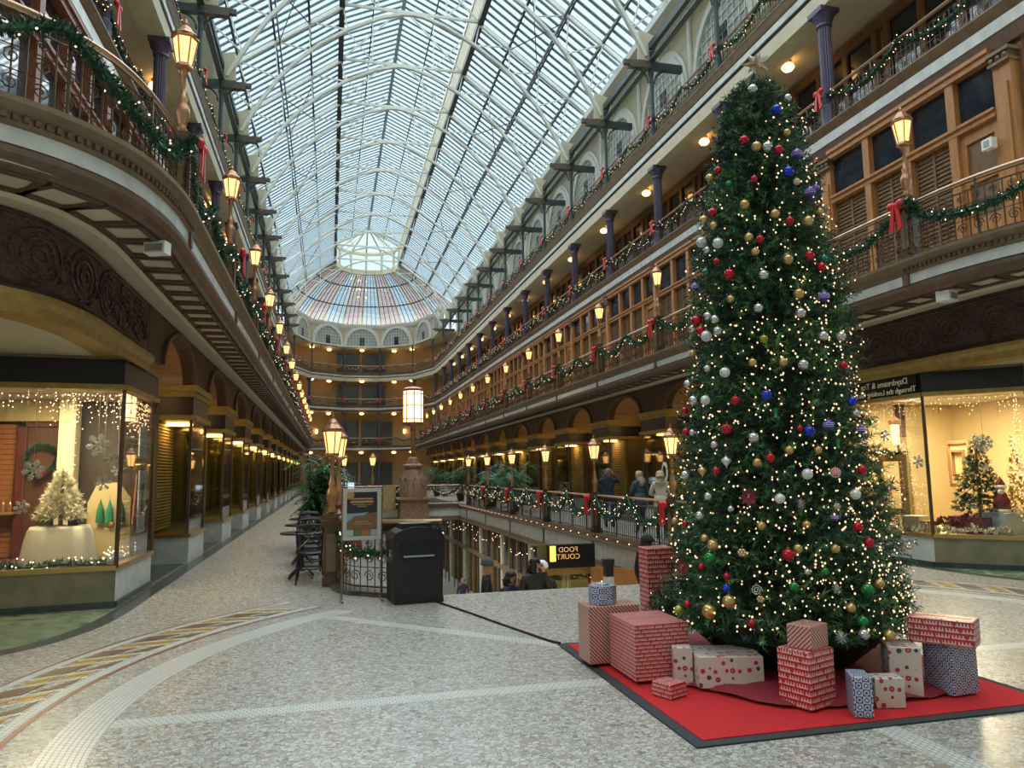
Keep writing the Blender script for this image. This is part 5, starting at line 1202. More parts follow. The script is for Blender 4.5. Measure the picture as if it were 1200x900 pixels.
# ---- gift wrap papers
def paper(name,base,ink,kind,sc):
    m,nt,b,N,L=nodemat(name); b.inputs['Roughness'].default_value=.32
    tc=N('ShaderNodeTexCoord'); sx=N('ShaderNodeSeparateXYZ'); L(tc.outputs['Object'],sx.inputs[0])
    def math_(op,a,b_=None):
        q=N('ShaderNodeMath'); q.operation=op
        for i,v in enumerate((a,b_)):
            if v is None: continue
            if isinstance(v,(int,float)): q.inputs[i].default_value=v
            else: L(v,q.inputs[i])
        return q.outputs[0]
    ge=N('ShaderNodeNewGeometry'); 
    vt=N('ShaderNodeVectorTransform'); vt.vector_type='NORMAL'; vt.convert_from='WORLD'; vt.convert_to='OBJECT'; L(ge.outputs['Normal'],vt.inputs[0]); sn=N('ShaderNodeSeparateXYZ'); L(vt.outputs[0],sn.inputs[0])
    isx=math_('GREATER_THAN',math_('ABSOLUTE',sn.outputs[0]),.6); isz=math_('GREATER_THAN',math_('ABSOLUTE',sn.outputs[2]),.6)
    def mixv(f,a,b_): return math_('ADD',math_('MULTIPLY',a,math_('SUBTRACT',1,f)),math_('MULTIPLY',b_,f))
    U=mixv(isx,sx.outputs[0],sx.outputs[1]); V=mixv(isz,sx.outputs[2],sx.outputs[1])
    if kind=='stripe': f=math_('GREATER_THAN',math_('FRACT',math_('MULTIPLY',math_('ADD',U,V),sc)),.55)
    elif kind=='script':
        v=math_('MULTIPLY',V,sc); row=math_('FLOOR',v); fv=math_('FRACT',v); u_=math_('ADD',math_('MULTIPLY',U,sc*.42),math_('MULTIPLY',row,.37))
        fu=math_('FRACT',u_); inrow=math_('MULTIPLY',math_('GREATER_THAN',fv,.30),math_('LESS_THAN',fv,.92)); inword=math_('MULTIPLY',math_('GREATER_THAN',fu,.06),math_('LESS_THAN',fu,.95))
        # letter-like strokes: vertical stems joined by bowls
        st=math_('FRACT',math_('MULTIPLY',u_,4.6)); stem=math_('LESS_THAN',st,.42); bowl=math_('LESS_THAN',math_('ABSOLUTE',math_('SUBTRACT',fv,math_('ADD',.5,math_('MULTIPLY',.16,math_('SINE',math_('MULTIPLY',u_,29.0)))))),.13)
        f=math_('MULTIPLY',math_('MULTIPLY',inrow,inword),math_('MAXIMUM',stem,bowl))
    elif kind=='motif':
        cb=N('ShaderNodeCombineXYZ'); L(U,cb.inputs[0]); L(V,cb.inputs[1]); vo=N('ShaderNodeTexVoronoi'); vo.inputs['Scale'].default_value=sc; vo.inputs['Randomness'].default_value=.55; L(cb.outputs[0],vo.inputs['Vector'])
        d=vo.outputs['Distance']; f=math_('MULTIPLY',math_('LESS_THAN',d,.33),math_('GREATER_THAN',d,.10))
    else:
        v=math_('MULTIPLY',V,sc); u_=math_('MULTIPLY',U,sc); a=math_('ABSOLUTE',math_('SUBTRACT',math_('FRACT',u_),.5)); c=math_('ABSOLUTE',math_('SUBTRACT',math_('FRACT',v),.5)); mxx=math_('MAXIMUM',a,c)
        chk=math_('GREATER_THAN',math_('FRACT',math_('MULTIPLY',math_('ADD',math_('FLOOR',u_),math_('FLOOR',v)),.5)),.25); dst=math_('SQRT',math_('ADD',math_('MULTIPLY',a,a),math_('MULTIPLY',c,c))); ring=math_('MULTIPLY',math_('LESS_THAN',dst,.36),math_('GREATER_THAN',dst,.2))
        f=math_('ABSOLUTE',math_('SUBTRACT',chk,ring))
    mx=N('ShaderNodeMixRGB'); mx.inputs[1].default_value=(*base,1); mx.inputs[2].default_value=(*ink,1); L(f,mx.inputs[0])
    if kind=='motif':
        r2=ramp(nt,[(0,ink),(.55,(.05,.06,.05)),(.75,ink)]); L(vo.outputs['Color'],r2.inputs[0]); L(r2.outputs[0],mx.inputs[2])
    L(mx.outputs[0],b.inputs['Base Color']); return m
PR=paper('red_script_paper',(.42,.012,.025),(.62,.50,.45),'script',24); PR2=paper('red_script_paper_small',(.42,.012,.025),(.62,.50,.45),'script',34)
PS=paper('striped_paper',(.50,.40,.33),(.36,.02,.03),'stripe',32); PM=paper('white_motif_paper',(.58,.54,.50),(.40,.02,.03),'motif',17); PB=paper('blue_square_paper',(.50,.55,.60),(.035,.05,.20),'square',22)
def gift(lab,x,y,w,d,h,rot,m,z0=.02,cyl=False,mtop=None):
    t=empty('gift_box',(x,y,z0),rot,lab,'gift','wrapped gift boxes round the Christmas tree')
    mb=MB()
    if cyl: mb.lathe([(w/2*.98,0),(w/2,.004),(w/2,h-.004),(w/2*.98,h)],8,(0,0,0),PI/8)
    else:
        e=.006; vs=[]
        for z,k in ((0,e),(e,0),(h-e,0),(h,e)): vs+=[(-w/2+k,-d/2+k,z),(w/2-k,-d/2+k,z),(w/2-k,d/2-k,z),(-w/2+k,d/2-k,z)]
        mb.add(vs,[(3,2,1,0),(12,13,14,15)]+[(i*4+k,i*4+(k+1)%4,(i+1)*4+(k+1)%4,(i+1)*4+k) for i in range(3) for k in range(4)])
    mb.build('wrapped_box',m,t)
    fl=MB(); fl.slab([(-w*.42,-.004,h),(w*.42,-.004,h),(w*.42,.03,h),(-w*.42,.03,h)],(0,0,.0025)) if not cyl else fl.lathe([(w*.3,h),(w*.28,h+.012),(w*.1,h+.02)],8)
    fl.build('paper_fold',m,t); return t
Gz=.042
gift('tall diagonally striped brown gift behind the big red gift',2.36,6.19,.46,.28,.47,0,PS,Gz)
gift('biggest red gift with white script paper beside the striped gift',2.515,5.73,.45,.53,.42,0,PR2,Gz)
gift('small flat red gift in front of the biggest red gift',2.42,5.17,.17,.18,.10,.43,PR2,.02)
gift('white gift with small red and green motifs beside the flat red gift',2.63,5.37,.14,.10,.28,-.30,PM,.03)
gift('wide white and red motif gift between the motif gift and red column gift',2.94,5.29,.48,.36,.23,-.25,PM,Gz)
gift('red script column gift carrying the small striped gift',3.23,4.69,.28,.25,.38,.36,PR,.03)
gift('small striped gift lying on the red column gift',3.25,4.68,.22,.18,.16,.45,PS,.4115)
gift('narrow blue pattern gift standing nearest the carpet front edge',3.45,4.44,.12,.20,.26,-.45,PB,.02)
gift('small red motif gift beside the narrow blue gift',3.73,4.53,.20,.13,.20,-.25,PM,.02)
gift('white motif gift standing before the blue and red stack',4.05,4.74,.21,.27,.34,-.5,PM,.03)
gift('blue pattern gift carrying the red gift at the carpet end',4.40,4.66,.24,.24,.345,.1,PB,.03)
gift('red script gift lying across the blue pattern gift',4.33,4.62,.42,.22,.18,-.95,PR,.38)
gift('tall red script gift standing upright behind the biggest red gift',2.94,6.45,.26,.2,.90,0,PR,Gz)
gift('blue and white drum-shaped gift standing on the striped gift',2.30,6.17,.24,.24,.155,0,PB,Gz+.4735,True)
# ================= LANDING FURNITURE
t=empty('litter_bin',(1.10,9.95,.0),math.radians(6),'black plastic litter bin with domed lid beside the poster stand','litter bin')
b=MB(); pr=[(-.31,0),(.31,0),(.33,.80),(-.33,.80)]
b.slab([(x,-.27,z) for x,z in pr],(0,.54,0)); b.build('body',M['black'],t)
l=MB(); l.slab([(-.335,-.28,.8)]+[(.335*math.cos(a)*-1,-.28,.82+.14*math.sin(a)) for a in [PI*k/12 for k in range(13)]]+[(.335,-.28,.8)],(0,.56,0)); l.build('domed_lid',M['black'],t)
MB().box(-.2,.2,-.16,.22,.93,1.0).build('ash_tray_top',M['black'],t)
MB().box(-.23,.23,-.285,-.27,.60,.76).build('opening',mat('black_opening',(.003,.003,.004),.6),t)
MB().slab([(-.2,-.30,.585),(.2,-.30,.585),(.2,-.275,.62),(-.2,-.275,.62)],(0,.01,.012)).build('grey_flap',mat('grey_flap',(.10,.16,.16),.4),t)['label']='grey push flap'
g=MB()
for z in (.13,.16,.19,.22): g.box(-.25,.25,-.285,-.27,z,z+.012)
g.box(-.27,.27,-.283,-.27,.25,.265); g.build('vent_slots',mat('bin_rib',(.02,.022,.026),.3),t)
d=MB().box(-.27,.27,-.28,-.268,.06,.56).build('door',M['black'],t); MB().tube([(-.335,-.2,.6),(-.36,-.2,.6),(-.36,-.2,.68),(-.335,-.2,.68)],.008,5).build('lid_lock',M['steel'],t)
# poster stand
t=empty('poster_stand',(.43,10.2,0),.04,'brass poster stand with dark autumn menu poster on the landing','sign stand')
for x in (-.255,.255):
    MB().tube([(x,0,.02),(x,0,1.45)],.013,6).build('pole',M['ledge'],t); MB().bar((x,-.2,.012),(x,.2,.012),.03,.02).build('foot',M['ledge'],t)
f=MB(); 
for x0,x1,z0,z1 in ((-.25,.25,.78,.83),(-.25,.25,1.41,1.46),(-.25,-.2,.83,1.41),(.2,.25,.83,1.41)): f.box(x0,x1,-.02,.02,z0,z1)
f.build('frame',mat('silver_frame',(.52,.54,.50),.35,.5),t)
p=MB().box(-.2,.2,-.008,.008,.83,1.41).build('poster',mat('dark_poster',(.02,.014,.03),.3),t)
MB().slab([(-.2,-.012,.92),(.2,-.012,.92),(.2,-.012,1.14),(.08,-.012,1.13),(-.02,-.012,1.09),(-.12,-.012,1.08),(-.2,-.012,.98)],(0,.003,0)).build('brown_print',mat('brown_print',(.20,.11,.05),.4),p)
MB().slab([(-.2,-.0125,1.0),(-.1,-.0125,1.09),(.02,-.0125,1.10),(.09,-.0125,1.145),(-.05,-.0125,1.13),(-.2,-.0125,1.13)],(0,.002,0)).build('blue_print',mat('pale_blue_print',(.25,.36,.48),.4),p)
for x0,x1,c in ((-.2,-.11,(.45,.48,.42)),(-.1,0,(.10,.16,.06)),(0,.1,(.40,.14,.06)),(.11,.2,(.35,.40,.48))): MB().box(x0,x1,-.013,-.009,.835,.915).build('small_picture',mat('print_%.2f'%x0,c,.4),p)
MB().lathe([(.06,0),(.055,.004)],10,(0,0,0)).build('leaf_print',mat('orange_print',(.50,.25,.10),.4),p,loc=(-.16,-.012,1.37)).rotation_euler=(PI/2,0,0)
tx=MB(); R_=random.Random(2)   # print too small to read: rows of strokes
for z,h,w in ((1.32,.022,.13),(1.28,.030,.15),(1.245,.01,.13),(1.22,.012,.06),(1.02,.012,.08),(.99,.008,.12)):
    x=-w
    while x<w: q=R_.uniform(.006,.014); tx.box(x,x+q,-.0125,-.009,z-h/2*R_.uniform(.6,1),z+h/2); x+=q+.004
tx.build('small_print',mat('orange_cream_print',(.62,.36,.14),.4),p)
# cable
tag(MB().tube([(1.35,9.7,.012),(1.6,8.9,.012),(1.85,8.0,.012),(2.1,7.15,.012),(2.16,6.98,.02)],.012,5).build('power_cable',M['black']),'thin black cable from the litter bin to the carpet corner','cable')
# bistro tables and chairs
def table():
    t=empty('bistro_table',(0,0,0),0,'x','table','black bistro tables along the landing railing')
    MB().lathe([(.33,.70),(.345,.705),(.345,.725),(.33,.73)],24).build('table_top',mat('dark_table_top',(.02,.02,.022),.15),t)
    MB().lathe([(.05,.12),(.06,.18),(.035,.25),(.05,.36),(.03,.45),(.03,.66),(.12,.70)],12).build('pedestal',M['black'],t,True)
    for k in range(4): a=PI/2*k+PI/4; MB().tube([(.03*math.cos(a),.03*math.sin(a),.16),(.16*math.cos(a),.16*math.sin(a),.10),(.26*math.cos(a),.26*math.sin(a),.02)],[.03,.025,.02],6).build('claw_foot',M['black'],t)
    return t
def chair():
    t=empty('bistro_chair',(0,0,0),0,'x','chair','black cross-back bistro chairs')
    MB().lathe([(.20,.43),(.215,.44),(.215,.46),(.2,.47)],20).build('seat',M['black'],t)
    for s in (1,-1):
        MB().tube([(s*.16,.17,.44),(s*.18,.21,.2),(s*.2,.25,0)],[.018,.016,.014],6).build('leg',M['black'],t)
        MB().tube([(s*.17,-.17,.46),(s*.185,-.2,.25),(s*.2,-.27,0)],[.018,.016,.014],6).build('leg',M['black'],t)
    MB().tube([(-.17,-.17,.45),(-.195,-.2,.65),(-.2,-.235,.80),(-.15,-.25,.885),(0,-.26,.90),(.15,-.25,.885),(.2,-.235,.80),(.195,-.2,.65),(.17,-.17,.45)],.018,6).build('back_hoop',M['black'],t)
    x=MB(); x.tube([(-.185,-.19,.52),(-.05,-.215,.64),(.14,-.245,.86)],.011,5); x.tube([(.185,-.19,.52),(.05,-.215,.64),(-.14,-.245,.86)],.011,5); x.build('cross_back',M['black'],t)
    r_=MB(); r_.tube([(.18*math.cos(a),.19*math.sin(a),.22) for a in [2*PI*k/16 for k in range(17)]],.009,4); r_.build('stretcher_ring',M['black'],t); return t
tb=table(); ch=chair(); u=[0,0]
for k,(x,y) in enumerate(((-.42,12.62),(-.46,14.65),(-.48,16.65))):
    lab='black round bistro table with pedestal foot, %s from the landing corner'%ORD[k]
    if k==0: tb.location=(x,y,0); tb['label']=lab
    else: dup(tb,(x,y,0),0,lab)
for k,(x,y,r_) in enumerate(((-.27,12.08,0),(-.30,13.12,PI+.1),(-.33,14.1,-.05),(-.36,15.15,PI),(-.4,16.1,.06))):
    lab='black cross-back bistro chair at the tables, %s from the landing corner'%ORD[k]
    if k==0: ch.location=(x,y,0); ch['label']=lab
    else: dup(ch,(x,y,0),r_,lab)
# bamboo palms in pots
def palm(loc,h,w,seed,lab,m,nst=9,nlf=26):
    R_=random.Random(seed); t=empty('potted_bamboo_palm',loc,0,lab,'plant','potted bamboo palms')
    MB().lathe([(.18,0),(.24,.4),(.26,.42),(.25,.46),(.2,.46)],14).build('pot',M['iron'],t)
    st=MB(); lf=MB()
    for k in range(nst):
        a=R_.uniform(0,6.28); top=h*R_.uniform(.62,1); x0,y0=.1*math.cos(a),.1*math.sin(a); e=w*R_.uniform(.15,.7)
        pts=[(x0+e*math.cos(a)*q*q,y0+e*math.sin(a)*q*q,.4+(top-.4)*q) for q in (0,.33,.66,1)]; st.tube(pts,.010,4)
        for j in range(nlf):
            q=R_.uniform(.25,1); bx=Vector((x0+e*math.cos(a)*q*q,y0+e*math.sin(a)*q*q,.4+(top-.4)*q)); b_=R_.uniform(0,6.28); d=Vector((math.cos(b_),math.sin(b_),R_.uniform(-.1,.5))); ln=w*R_.uniform(.3,.6)
            # frond: leaflets along an arching rib
            for i in range(5):
                f=(i+1)/5; p=bx+d*ln*f+Vector((0,0,-ln*.45*f*f)); sd=Vector((-d.y,d.x,0))
                for sg in (1,-1,.0):
                    v=(d*.7+sd*sg*.8+Vector((0,0,-.35))).normalized()*.20*R_.uniform(.7,1.1); u_=v.cross(Vector((0,0,1))).normalized()*.018
                    lf.add([p,p+v*.45+u_,p+v,p+v*.45-u_],[(0,1,2,3)])
    st.build('stem',M['needle'],t); lf.build('leaves',m,t,kind='stuff'); return t
pg=mat('palm_green',(.025,.15,.045),.45,noise=(6,(.06,.26,.07))); pg2=mat('palm_blue_green',(.05,.22,.13),.45,noise=(6,(.10,.34,.22)))
palm((-.30,17.9,0),2.35,.75,3,'large green bamboo palm behind the bistro tables',pg,14,30)
palm((7.5,30.2,0),2.3,1.0,4,'pale blue-green bamboo palm on the tree side landing, nearest the stair',pg2,11,26)
palm((7.5,34.6,0),1.9,.9,5,'blue-green bamboo palm on the tree side landing, second from the stair',pg2,9,24)
palm((7.5,43.3,0),2.2,1.1,6,'bright green bamboo palm on the tree side landing, third from the stair',pg,10,26)
palm((7.5,53.3,0),2.2,1.3,7,'bright green bamboo palm on the tree side landing, fourth from the stair',pg,9,24)
# great lamp on its stone pedestal before the bridge
ps=mat('carved_pink_stone',(.34,.22,.14),.6,noise=(9,(.22,.13,.08)),bump=(12,.8))
t=empty('great_lamp',(4.2,38.6,0),0,'great standing lamp with lit drum lantern on a carved stone pedestal','lamp')
b=MB(); b.box(-.72,.72,-.72,.72,-.9,.32); b.box(-.9,.9,-.9,.9,.32,.42); b.build('pedestal_base',ps,t)
b=MB(); b.lathe([(.75,.42),(.72,.9),(.66,1.3),(.5,1.75),(.42,1.9),(.52,1.95),(.56,2.05),(.36,2.15),(.28,2.4),(.14,2.5)],8,(0,0,0),PI/8); b.build('carved_pedestal',ps,t)
k=MB()
for q in range(8): a=2*PI*q/8; k.tube([(.66*math.cos(a+.1*math.sin(j)),.66*math.sin(a+.1*math.sin(j)),.6+.12*j) for j in range(8)],.05,5)
k.build('carved_leaves',ps,t,kind='stuff')
MB().lathe([(.12,2.5),(.11,3.8),(.17,3.85),(.12,3.95),(.2,4.05),(.5,4.18)],12).build('shaft',M['copper'],t,True)
MB().lathe([(.50,4.26),(.50,6.0)],16).build('lantern_glass',emis('drum_glow',(1,.66,.30),2.6),t)
f=MB(); f.lathe([(.54,4.16),(.54,4.28)],16); f.lathe([(.54,5.9),(.54,6.02),(.40,6.1),(.1,6.16)],16)
for q in range(8): a=2*PI*q/8; f.bar((.52*math.cos(a),.52*math.sin(a),4.2),(.52*math.cos(a),.52*math.sin(a),6.0),.05)
for z in (4.45,5.15,5.75): f.tube([(.52*math.cos(a),.52*math.sin(a),z) for a in [2*PI*q/24 for q in range(25)]],.025,4)
f.build('lantern_frame',M['copper'],t)
tag(MB().box(2.7,3.35,38.95,39.25,-.2,1.05).build('bridge_panel',mat('gilt_stone_panel',(.45,.36,.18),.5,noise=(7,(.30,.22,.09)),bump=(14,.8))),'gilt carved stone panel in the bridge railing beside the great lamp','panel')
for k,x in enumerate((.75,2.2)): put_lamp((x,39.6,.95),'lit lantern on the bridge railing, %s from the table side'%ORD[k],1.15); put_newel((x,39.6,.02),'bridge railing newel under a lantern, %s from the table side'%ORD[k])
t=empty('display_screen',(.45,40.6,0),0,'row of pale lit screens standing on the far bridge','screen'); 
for x in (-.3,.1,.5): MB().box(x,x+.34,-.03,0,.85,1.2).build('screen',emis('screen_glow',(.6,.8,1),.8),t)
MB().box(-.4,.95,-.02,.3,.0,.8).build('stand',M['black'],t)
# sign board of the lower level
t=empty('food_court_sign',(5.55,17,-.1),0,'black hanging sign with glowing reversed lettering on the lower level','sign')
MB().box(-.55,.62,-.02,.06,-.52,.02).build('board',M['signb'],t); MB().box(-.50,-.36,-.05,-.02,-.36,.0).build('glow_block',emis('amber_glow',(1,.50,.10),1.2),t)  # emissive block stands in for the glow beside the letters
lettering([('FOOD',1),('COURT',1)],.17,(-.05,-.03,-.10),(1,0,0),(0,0,1),emis('amber_letters',(1,.6,.2),.4),t,mirror=True,gap=.95)
t=empty('lower_counter',(5.5,17.05,0),0,'lower level shop front with gold fascia under the reversed sign','shopfront')
MB().box(-.65,.6,0,.06,-.78,-.56).build('gold_fascia',M['gold'],t); MB().box(-.65,-.02,.0,.04,-3.0,-.78).build('pane',M['tintglass'],t); MB().box(.0,.6,.0,.04,-3.0,-.78).build('pane',M['tintglass'],t); MB().box(-.02,.0,-.02,.06,-3.0,-.78).build('frame_post',M['brass'],t); MB().box(-.65,.6,.3,.35,-4.9,-.1).build('display_back',mat('olive_back',(.14,.15,.06),.6),t)
tag(MB().slab([(6.05,17.0,-4.9),(6.9,14.5,-4.9),(6.9,14.5,-.45),(6.05,17.0,-.62)],(.05,.03,0)).build('wood_panel_wall',M['honey']),'lit honey wood wall beside the reversed sign under the landing','panel')
t=empty('stone_pillar',(5.95,15.55,-4.9),0,'pale stone pillar with dark carved capital at the stair','pillar'); MB().box(-.09,.09,-.09,.09,0,4.25).build('shaft',M['marble'],t); MB().lathe([(.12,4.25),(.12,4.4),(.16,4.62)],4,(0,0,0),PI/4).build('capital',M['iron'],t)
lb=MB(); R_=random.Random(12)
for k in range(70): y=11+k*.42; octa(lb,(6.62-.5*abs(math.sin(k*.35))*(1 if k%2 else .3),y,-.75-.5*abs(math.sin(k*.22))),.018)
for k in range(40): y=11+k*.7; octa(lb,(6.6,y,-.02),.016)
t=empty('string_lights',(0,0,0),0,'sparse warm string lights along the edge of the opening','string lights'); lb.build('bulbs',M['fairy'],t,kind='stuff')
area('lower_level_light',(3.5,24,-.95),6,420,(1,.82,.55),sy=26); area('lower_stair_light',(5.9,13.6,-1.0),1,30,(1,.7,.35))
# small fixtures
t=empty('emergency_light',(8.98,9.0,4.11),.3,'white box emergency light under the curved balcony on the tree side','light fitting'); MB().box(-.12,.12,-.1,.1,-.02,.14).build('housing',M['snow'],t); MB().box(-.08,.08,-.115,-.1,.01,.09).build('lens',M['steel'],t)
t=empty('emergency_light',(-1.9,8.72,4.115),-.3,'white box light under the curved balcony on the table side','light fitting'); MB().box(-.12,.12,-.07,.07,.0,.14).build('housing',M['snow'],t); MB().box(-.1,.1,-.085,-.07,.02,.1).build('lens',M['steel'],t)
t=empty('wall_speaker',(10.84,9.72,7.06),0,'small white speaker box on the oak pilaster of the second floor','speaker'); MB().box(-.06,.06,-.1,.1,-.08,.1).build('housing',M['snow'],t); MB().box(-.07,-.06,-.05,.05,-.04,.06).build('grille',M['steel'],t)
t=empty('oval_shop_sign',(9.52,20.06,1.58),0,'white oval shop sign with dark centre seen behind the landing railing','sign')
o=MB().lathe([(.29,-.015),(.29,.015)],24); o.v=[(z,x*.62,y) for x,y,z in o.v]; o.build('plate',M['snow'],t); o=MB().lathe([(.19,-.02),(.19,.02)],20); o.v=[(z,x*.62,y) for x,y,z in o.v]; o.build('dark_centre',M['signb'],t)
# ================= PEOPLE
def skin_chain(pts,edges,radii,root,sub=1):
    me=bpy.data.meshes.new('sk'); me.from_pydata(pts,edges,[]); o=bpy.data.objects.new('sk',me); COL.objects.link(o)
    m=o.modifiers.new('s','SKIN'); m.use_smooth_shade=True
    for i,r_ in enumerate(radii): sv=me.skin_vertices[0].data[i]; sv.radius=(r_ if isinstance(r_,tuple) else (r_,r_)); sv.use_root=(i==root)
    s=o.modifiers.new('d','SUBSURF'); s.levels=sub; s.render_levels=sub
    dg=bpy.context.evaluated_depsgraph_get(); m2=bpy.data.meshes.new_from_object(o.evaluated_get(dg)); bpy.data.objects.remove(o); bpy.data.meshes.remove(me); return m2
SKIN=mat('skin',(.45,.24,.15),.5)
def person(loc,rz,lab,h,jacket,legs,arms,hair=None,hat=None,hood=None,headturn=0,coat=.78,female=False,lean=0):
    k=h/1.72; t=empty('person',loc,rz,lab,'person')
    sw_=.165 if female else .185
    P=[(0,0,.92),(0,-.01+lean*.3,1.12),(0,-.01+lean*.7,1.33),(0,.01+lean,1.46),(0,-.01+lean*1.1,1.53),(0,-.025+lean*1.2,1.60),(0,-.02+lean*1.2,1.67)]
    R=[(.155,.115),(.14,.105),(.165,.115),.055,(.07,.08),(.085,.098),(.06,.07)]
    E=[(0,1),(1,2),(2,3),(3,4),(4,5),(5,6)]
    for s in (1,-1):
        el,wr=arms[0 if s>0 else 1]; n=len(P)
        P+=[(s*sw_,lean*.8,1.385),(s*el[0],el[1],el[2]),(s*wr[0],wr[1],wr[2])]; R+=[.075,.055,.042]; E+=[(2,n),(n,n+1),(n+1,n+2)]
        n=len(P); st=.05*s
        P+=[(s*.095,0,.84),(s*.10,-.02+st*.6,.48),(s*.10,.02-st*.4,.08),(s*.11,-.13-st*.2,.035)]; R+=[.10,.068,.048,.04]; E+=[(0,n),(n,n+1),(n+1,n+2),(n+2,n+3)]
    me=skin_chain([tuple(c*k for c in p) for p in P],E,[tuple(c*k for c in r_) if isinstance(r_,tuple) else r_*k for r_ in R],0,2)
    for m_ in (jacket,legs,SKIN,M['black']): me.materials.append(m_)
    for p in me.polygons:
        c=p.center/k; mi=0
        if c.z<.10: mi=3
        elif c.z<coat and abs(c.x)<.3 and c.z<.95: mi=1
        elif c.z>1.475 and abs(c.x)<.14 and c.z<1.9 and c.y>-.14+lean: mi=2
        p.material_index=mi
    link('body',me,t)
    Hc=Vector((0,-.025+lean*1.2,1.61))*k
    # face: nose, ears, eyes
    f=MB(); c,s_=math.cos(headturn),math.sin(headturn)
    def hp(x,y,z): return (Hc.x+(x*c-y*s_)*k,Hc.y+(x*s_+y*c)*k,Hc.z+z*k)
    f.tube([hp(0,-.085,.03),hp(0,-.115,-.012),hp(0,-.09,-.02)],[.010*k,.016*k,.010*k],6)
    for sx in (1,-1): f.ball(hp(sx*.088,.0,.0),.022*k,6,5)
    f.build('face_features',SKIN,t,True)
    e=MB()
    for sx in (1,-1): e.ball(hp(sx*.034,-.088,.022),.010*k,6,4)
    e.tube([hp(-.025,-.093,-.05),hp(.025,-.093,-.05)],.006*k,4); e.build('eyes_and_mouth',mat('dark_eye',(.04,.02,.02),.4),t)
    # hands: palm, four fingers, thumb
    for i,s in enumerate((1,-1)):
        el,wr=arms[i]; w=Vector((s*wr[0],wr[1],wr[2])); d=(w-Vector((s*el[0],el[1],el[2]))).normalized(); a=d.cross(Vector((0,0,1)) if abs(d.z)<.9 else Vector((0,1,0))).normalized(); nrm=a.cross(d)
        hb=MB(); pc=w+d*.05; hb.tube([(w-d*.01)*k,(w+d*.05)*k,(w+d*.085)*k],[.03*k,.038*k,.03*k],8)
        for j in range(4):
            o_=a*(.03-.02*j); L_=(.065,.075,.07,.055)[j]; b0=w+d*.08+o_; hb.tube([b0*k,(b0+d*L_*.5+nrm*.012)*k,(b0+d*L_*.85+nrm*.035)*k],[.0095*k,.009*k,.007*k],5)
        b0=w+d*.03+a*.035; hb.tube([b0*k,(b0+d*.03+a*.025)*k,(b0+d*.06+a*.03+nrm*.02)*k],[.011*k,.010*k,.008*k],5)
        hb.build('hand',SKIN,t,True)
    if hair:
        m_,ln=hair; hm=MB(); n=16; vs=[]
        for j,(z,r_) in enumerate(((.115,.02),(.10,.075),(.06,.103),(.0,.112),(-.06,.112),(-.10,.10))[:6 if ln>0 else 5]):
            for q in range(n): a=2*PI*q/n; yy=r_*1.08*math.sin(a)+.012; fr_=1 if (math.sin(a)>-.35 or z>.05) else .55; vs.append(hp(r_*math.cos(a)*(.95),yy*fr_,z))
        hm.add(vs,[(j*n+q,j*n+(q+1)%n,(j+1)*n+(q+1)%n,(j+1)*n+q) for j in range(len(vs)//n-1) for q in range(n)])
        if ln>0: hm.tube([hp(0,.06,0),hp(0,.10,-.12),hp(.0,.12,-ln*.7),hp(0,.11,-ln)],[.09*k,.12*k,.11*k,.05*k],10)
        hm.build('hair',m_,t,True)
    if hat:
        hm=MB(); hm.lathe([(.112*k,-.0*k),(.118*k,.03*k),(.105*k,.08*k),(.06*k,.125*k),(.005,.135*k)],14,tuple(Hc+Vector((0,.008,.02))*k)); hm.build('hat',hat,t,True)
    if hood: 
        hm=MB(); hm.tube([tuple((Vector((x,lean+.09,1.45))+Vector((0,0,-.03*abs(x)*8)))*k) for x in (-.13,-.07,0,.07,.13)],[.04*k,.07*k,.08*k,.07*k,.04*k],8); hm.build('hood',hood,t,True)
    if coat<.7:
        cm=MB(); cm.lathe([(.175*k,coat*k),(.17*k,.9*k),(.15*k,1.1*k)],16); cm.v=[(x*1.08,y*.8,z) for x,y,z in cm.v]; cm.build('coat_skirt',jacket,t,True)
    return t
nav=mat('navy_jacket',(.012,.016,.045),.7); gry=mat('grey_blue_parka',(.045,.07,.10),.75); pal=mat('pale_coat',(.50,.48,.40),.75); blk=mat('black_coat',(.008,.008,.010),.75); dkg=mat('dark_olive_coat',(.022,.022,.018),.75); jean=mat('blue_jeans',(.03,.06,.14),.8); bl=mat('blond_hair',(.45,.38,.22),.6); gh=mat('grey_hair',(.16,.14,.12),.7); bh=mat('dark_hair',(.012,.009,.008),.6)
dn=((.25,.02,1.12),(.26,-.08,.88)); up=((.27,-.22,1.30),(.10,-.28,1.56)); fw=((.25,-.05,1.13),(.14,-.28,1.10)); tele=((.24,-.14,1.18),(.07,-.22,1.52))
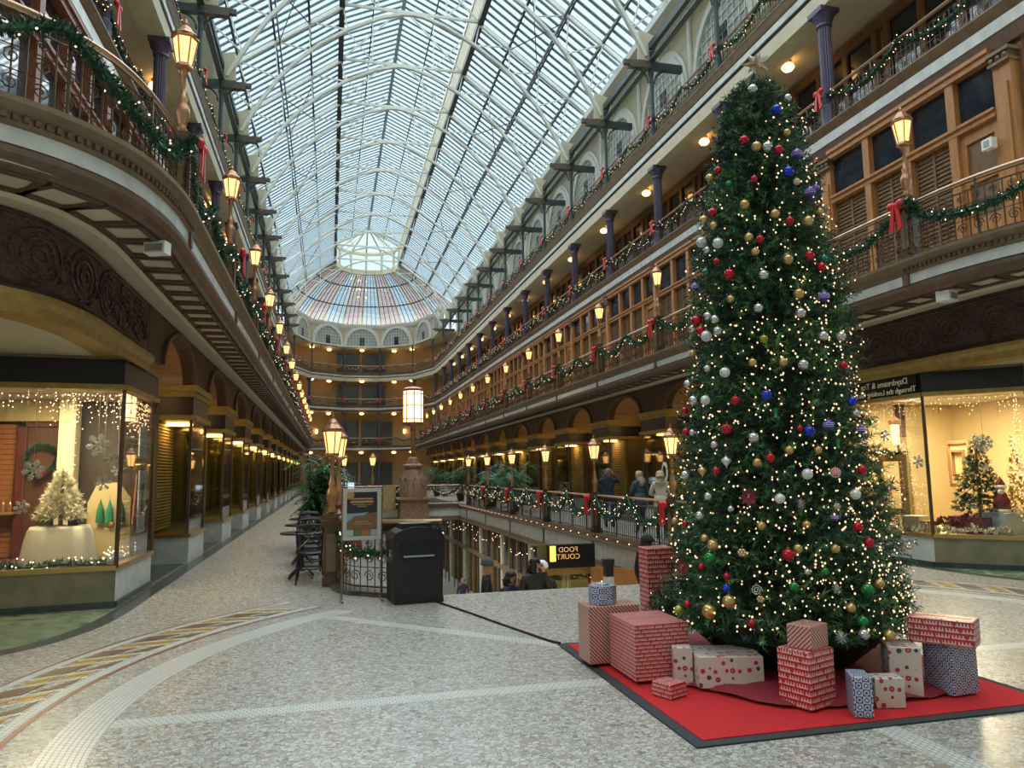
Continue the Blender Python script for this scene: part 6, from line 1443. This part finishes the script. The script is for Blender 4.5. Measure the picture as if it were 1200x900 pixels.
person((7.85,20.3,0),PI-.5,'man in a navy jacket raising a camera behind the landing railing',1.70,nav,jean,(up,up),hair=(gh,0))
t=empty('camera',(7.99,20.58,1.60),PI-.5,'small black camera held up by the man in the navy jacket','camera'); MB().box(-.06,.06,-.03,.03,-.04,.04).build('camera_body',M['black'],t); cl=MB().lathe([(.03,0),(.03,.05)],10); cl.v=[(x,-z-.03,y) for x,y,z in cl.v]; cl.build('lens',M['black'],t)
person((7.95,18.3,0),PI+.1,'woman with long blond hair in a grey-blue parka, back turned',1.62,gry,nav,(fw,dn),hair=(bl,.30),hood=gry,female=True,coat=.68)
person((7.7,16.5,0),PI-.3,'woman with pale hair in a cream coat at the oval sign',1.62,pal,nav,(fw,fw),hair=(bl,.1),hood=pal,female=True,coat=.68)
def step(y): return -.175*(int((y-OY)/.28)+1)
y=12.62; person((2.62,y,step(y)),PI/2-.25,'man in a grey beanie and black coat on the stair, side view',1.74,blk,blk,(fw,dn),hat=mat('grey_beanie',(.07,.07,.085),.9),coat=.65)
y=12.62; person((3.47,y,step(y)),.15,'person in a dark olive coat with dark hair holding a phone up on the stair',1.74,dkg,blk,(tele,dn),hair=(bh,.16),coat=.6)
t=empty('phone',(3.40,12.36,step(y)+1.60),.2,'dark phone held up by the person in the olive coat','phone'); MB().box(-.04,.04,-.006,.006,-.08,.08).build('phone_body',M['black'],t); MB().box(-.035,.035,.006,.008,-.07,.07).build('screen',M['darkglass'],t)
y=12.95; person((3.12,y,step(y)),.4,'person in a navy coat beside the phone holder on the stair',1.66,nav,blk,(dn,fw),hair=(bh,.05),coat=.65,female=True)
y=12.85; person((3.66,y,step(y)),-.2,'person in a white knit cap behind the phone holder on the stair',1.80,blk,blk,(dn,dn),hat=M['snow'],coat=.65)
person((6.05,34.5,-4.9),0,'distant person in a dark coat walking on the lower level',1.70,nav,nav,(fw,dn),hair=(gh,0))
y=11.95; person((5.28,y,step(y)),PI/2+.3,'man in a black hooded coat and jeans on the stair behind the tall gift',1.74,blk,jean,(dn,dn),hair=(bh,0),hat=blk,hood=blk)
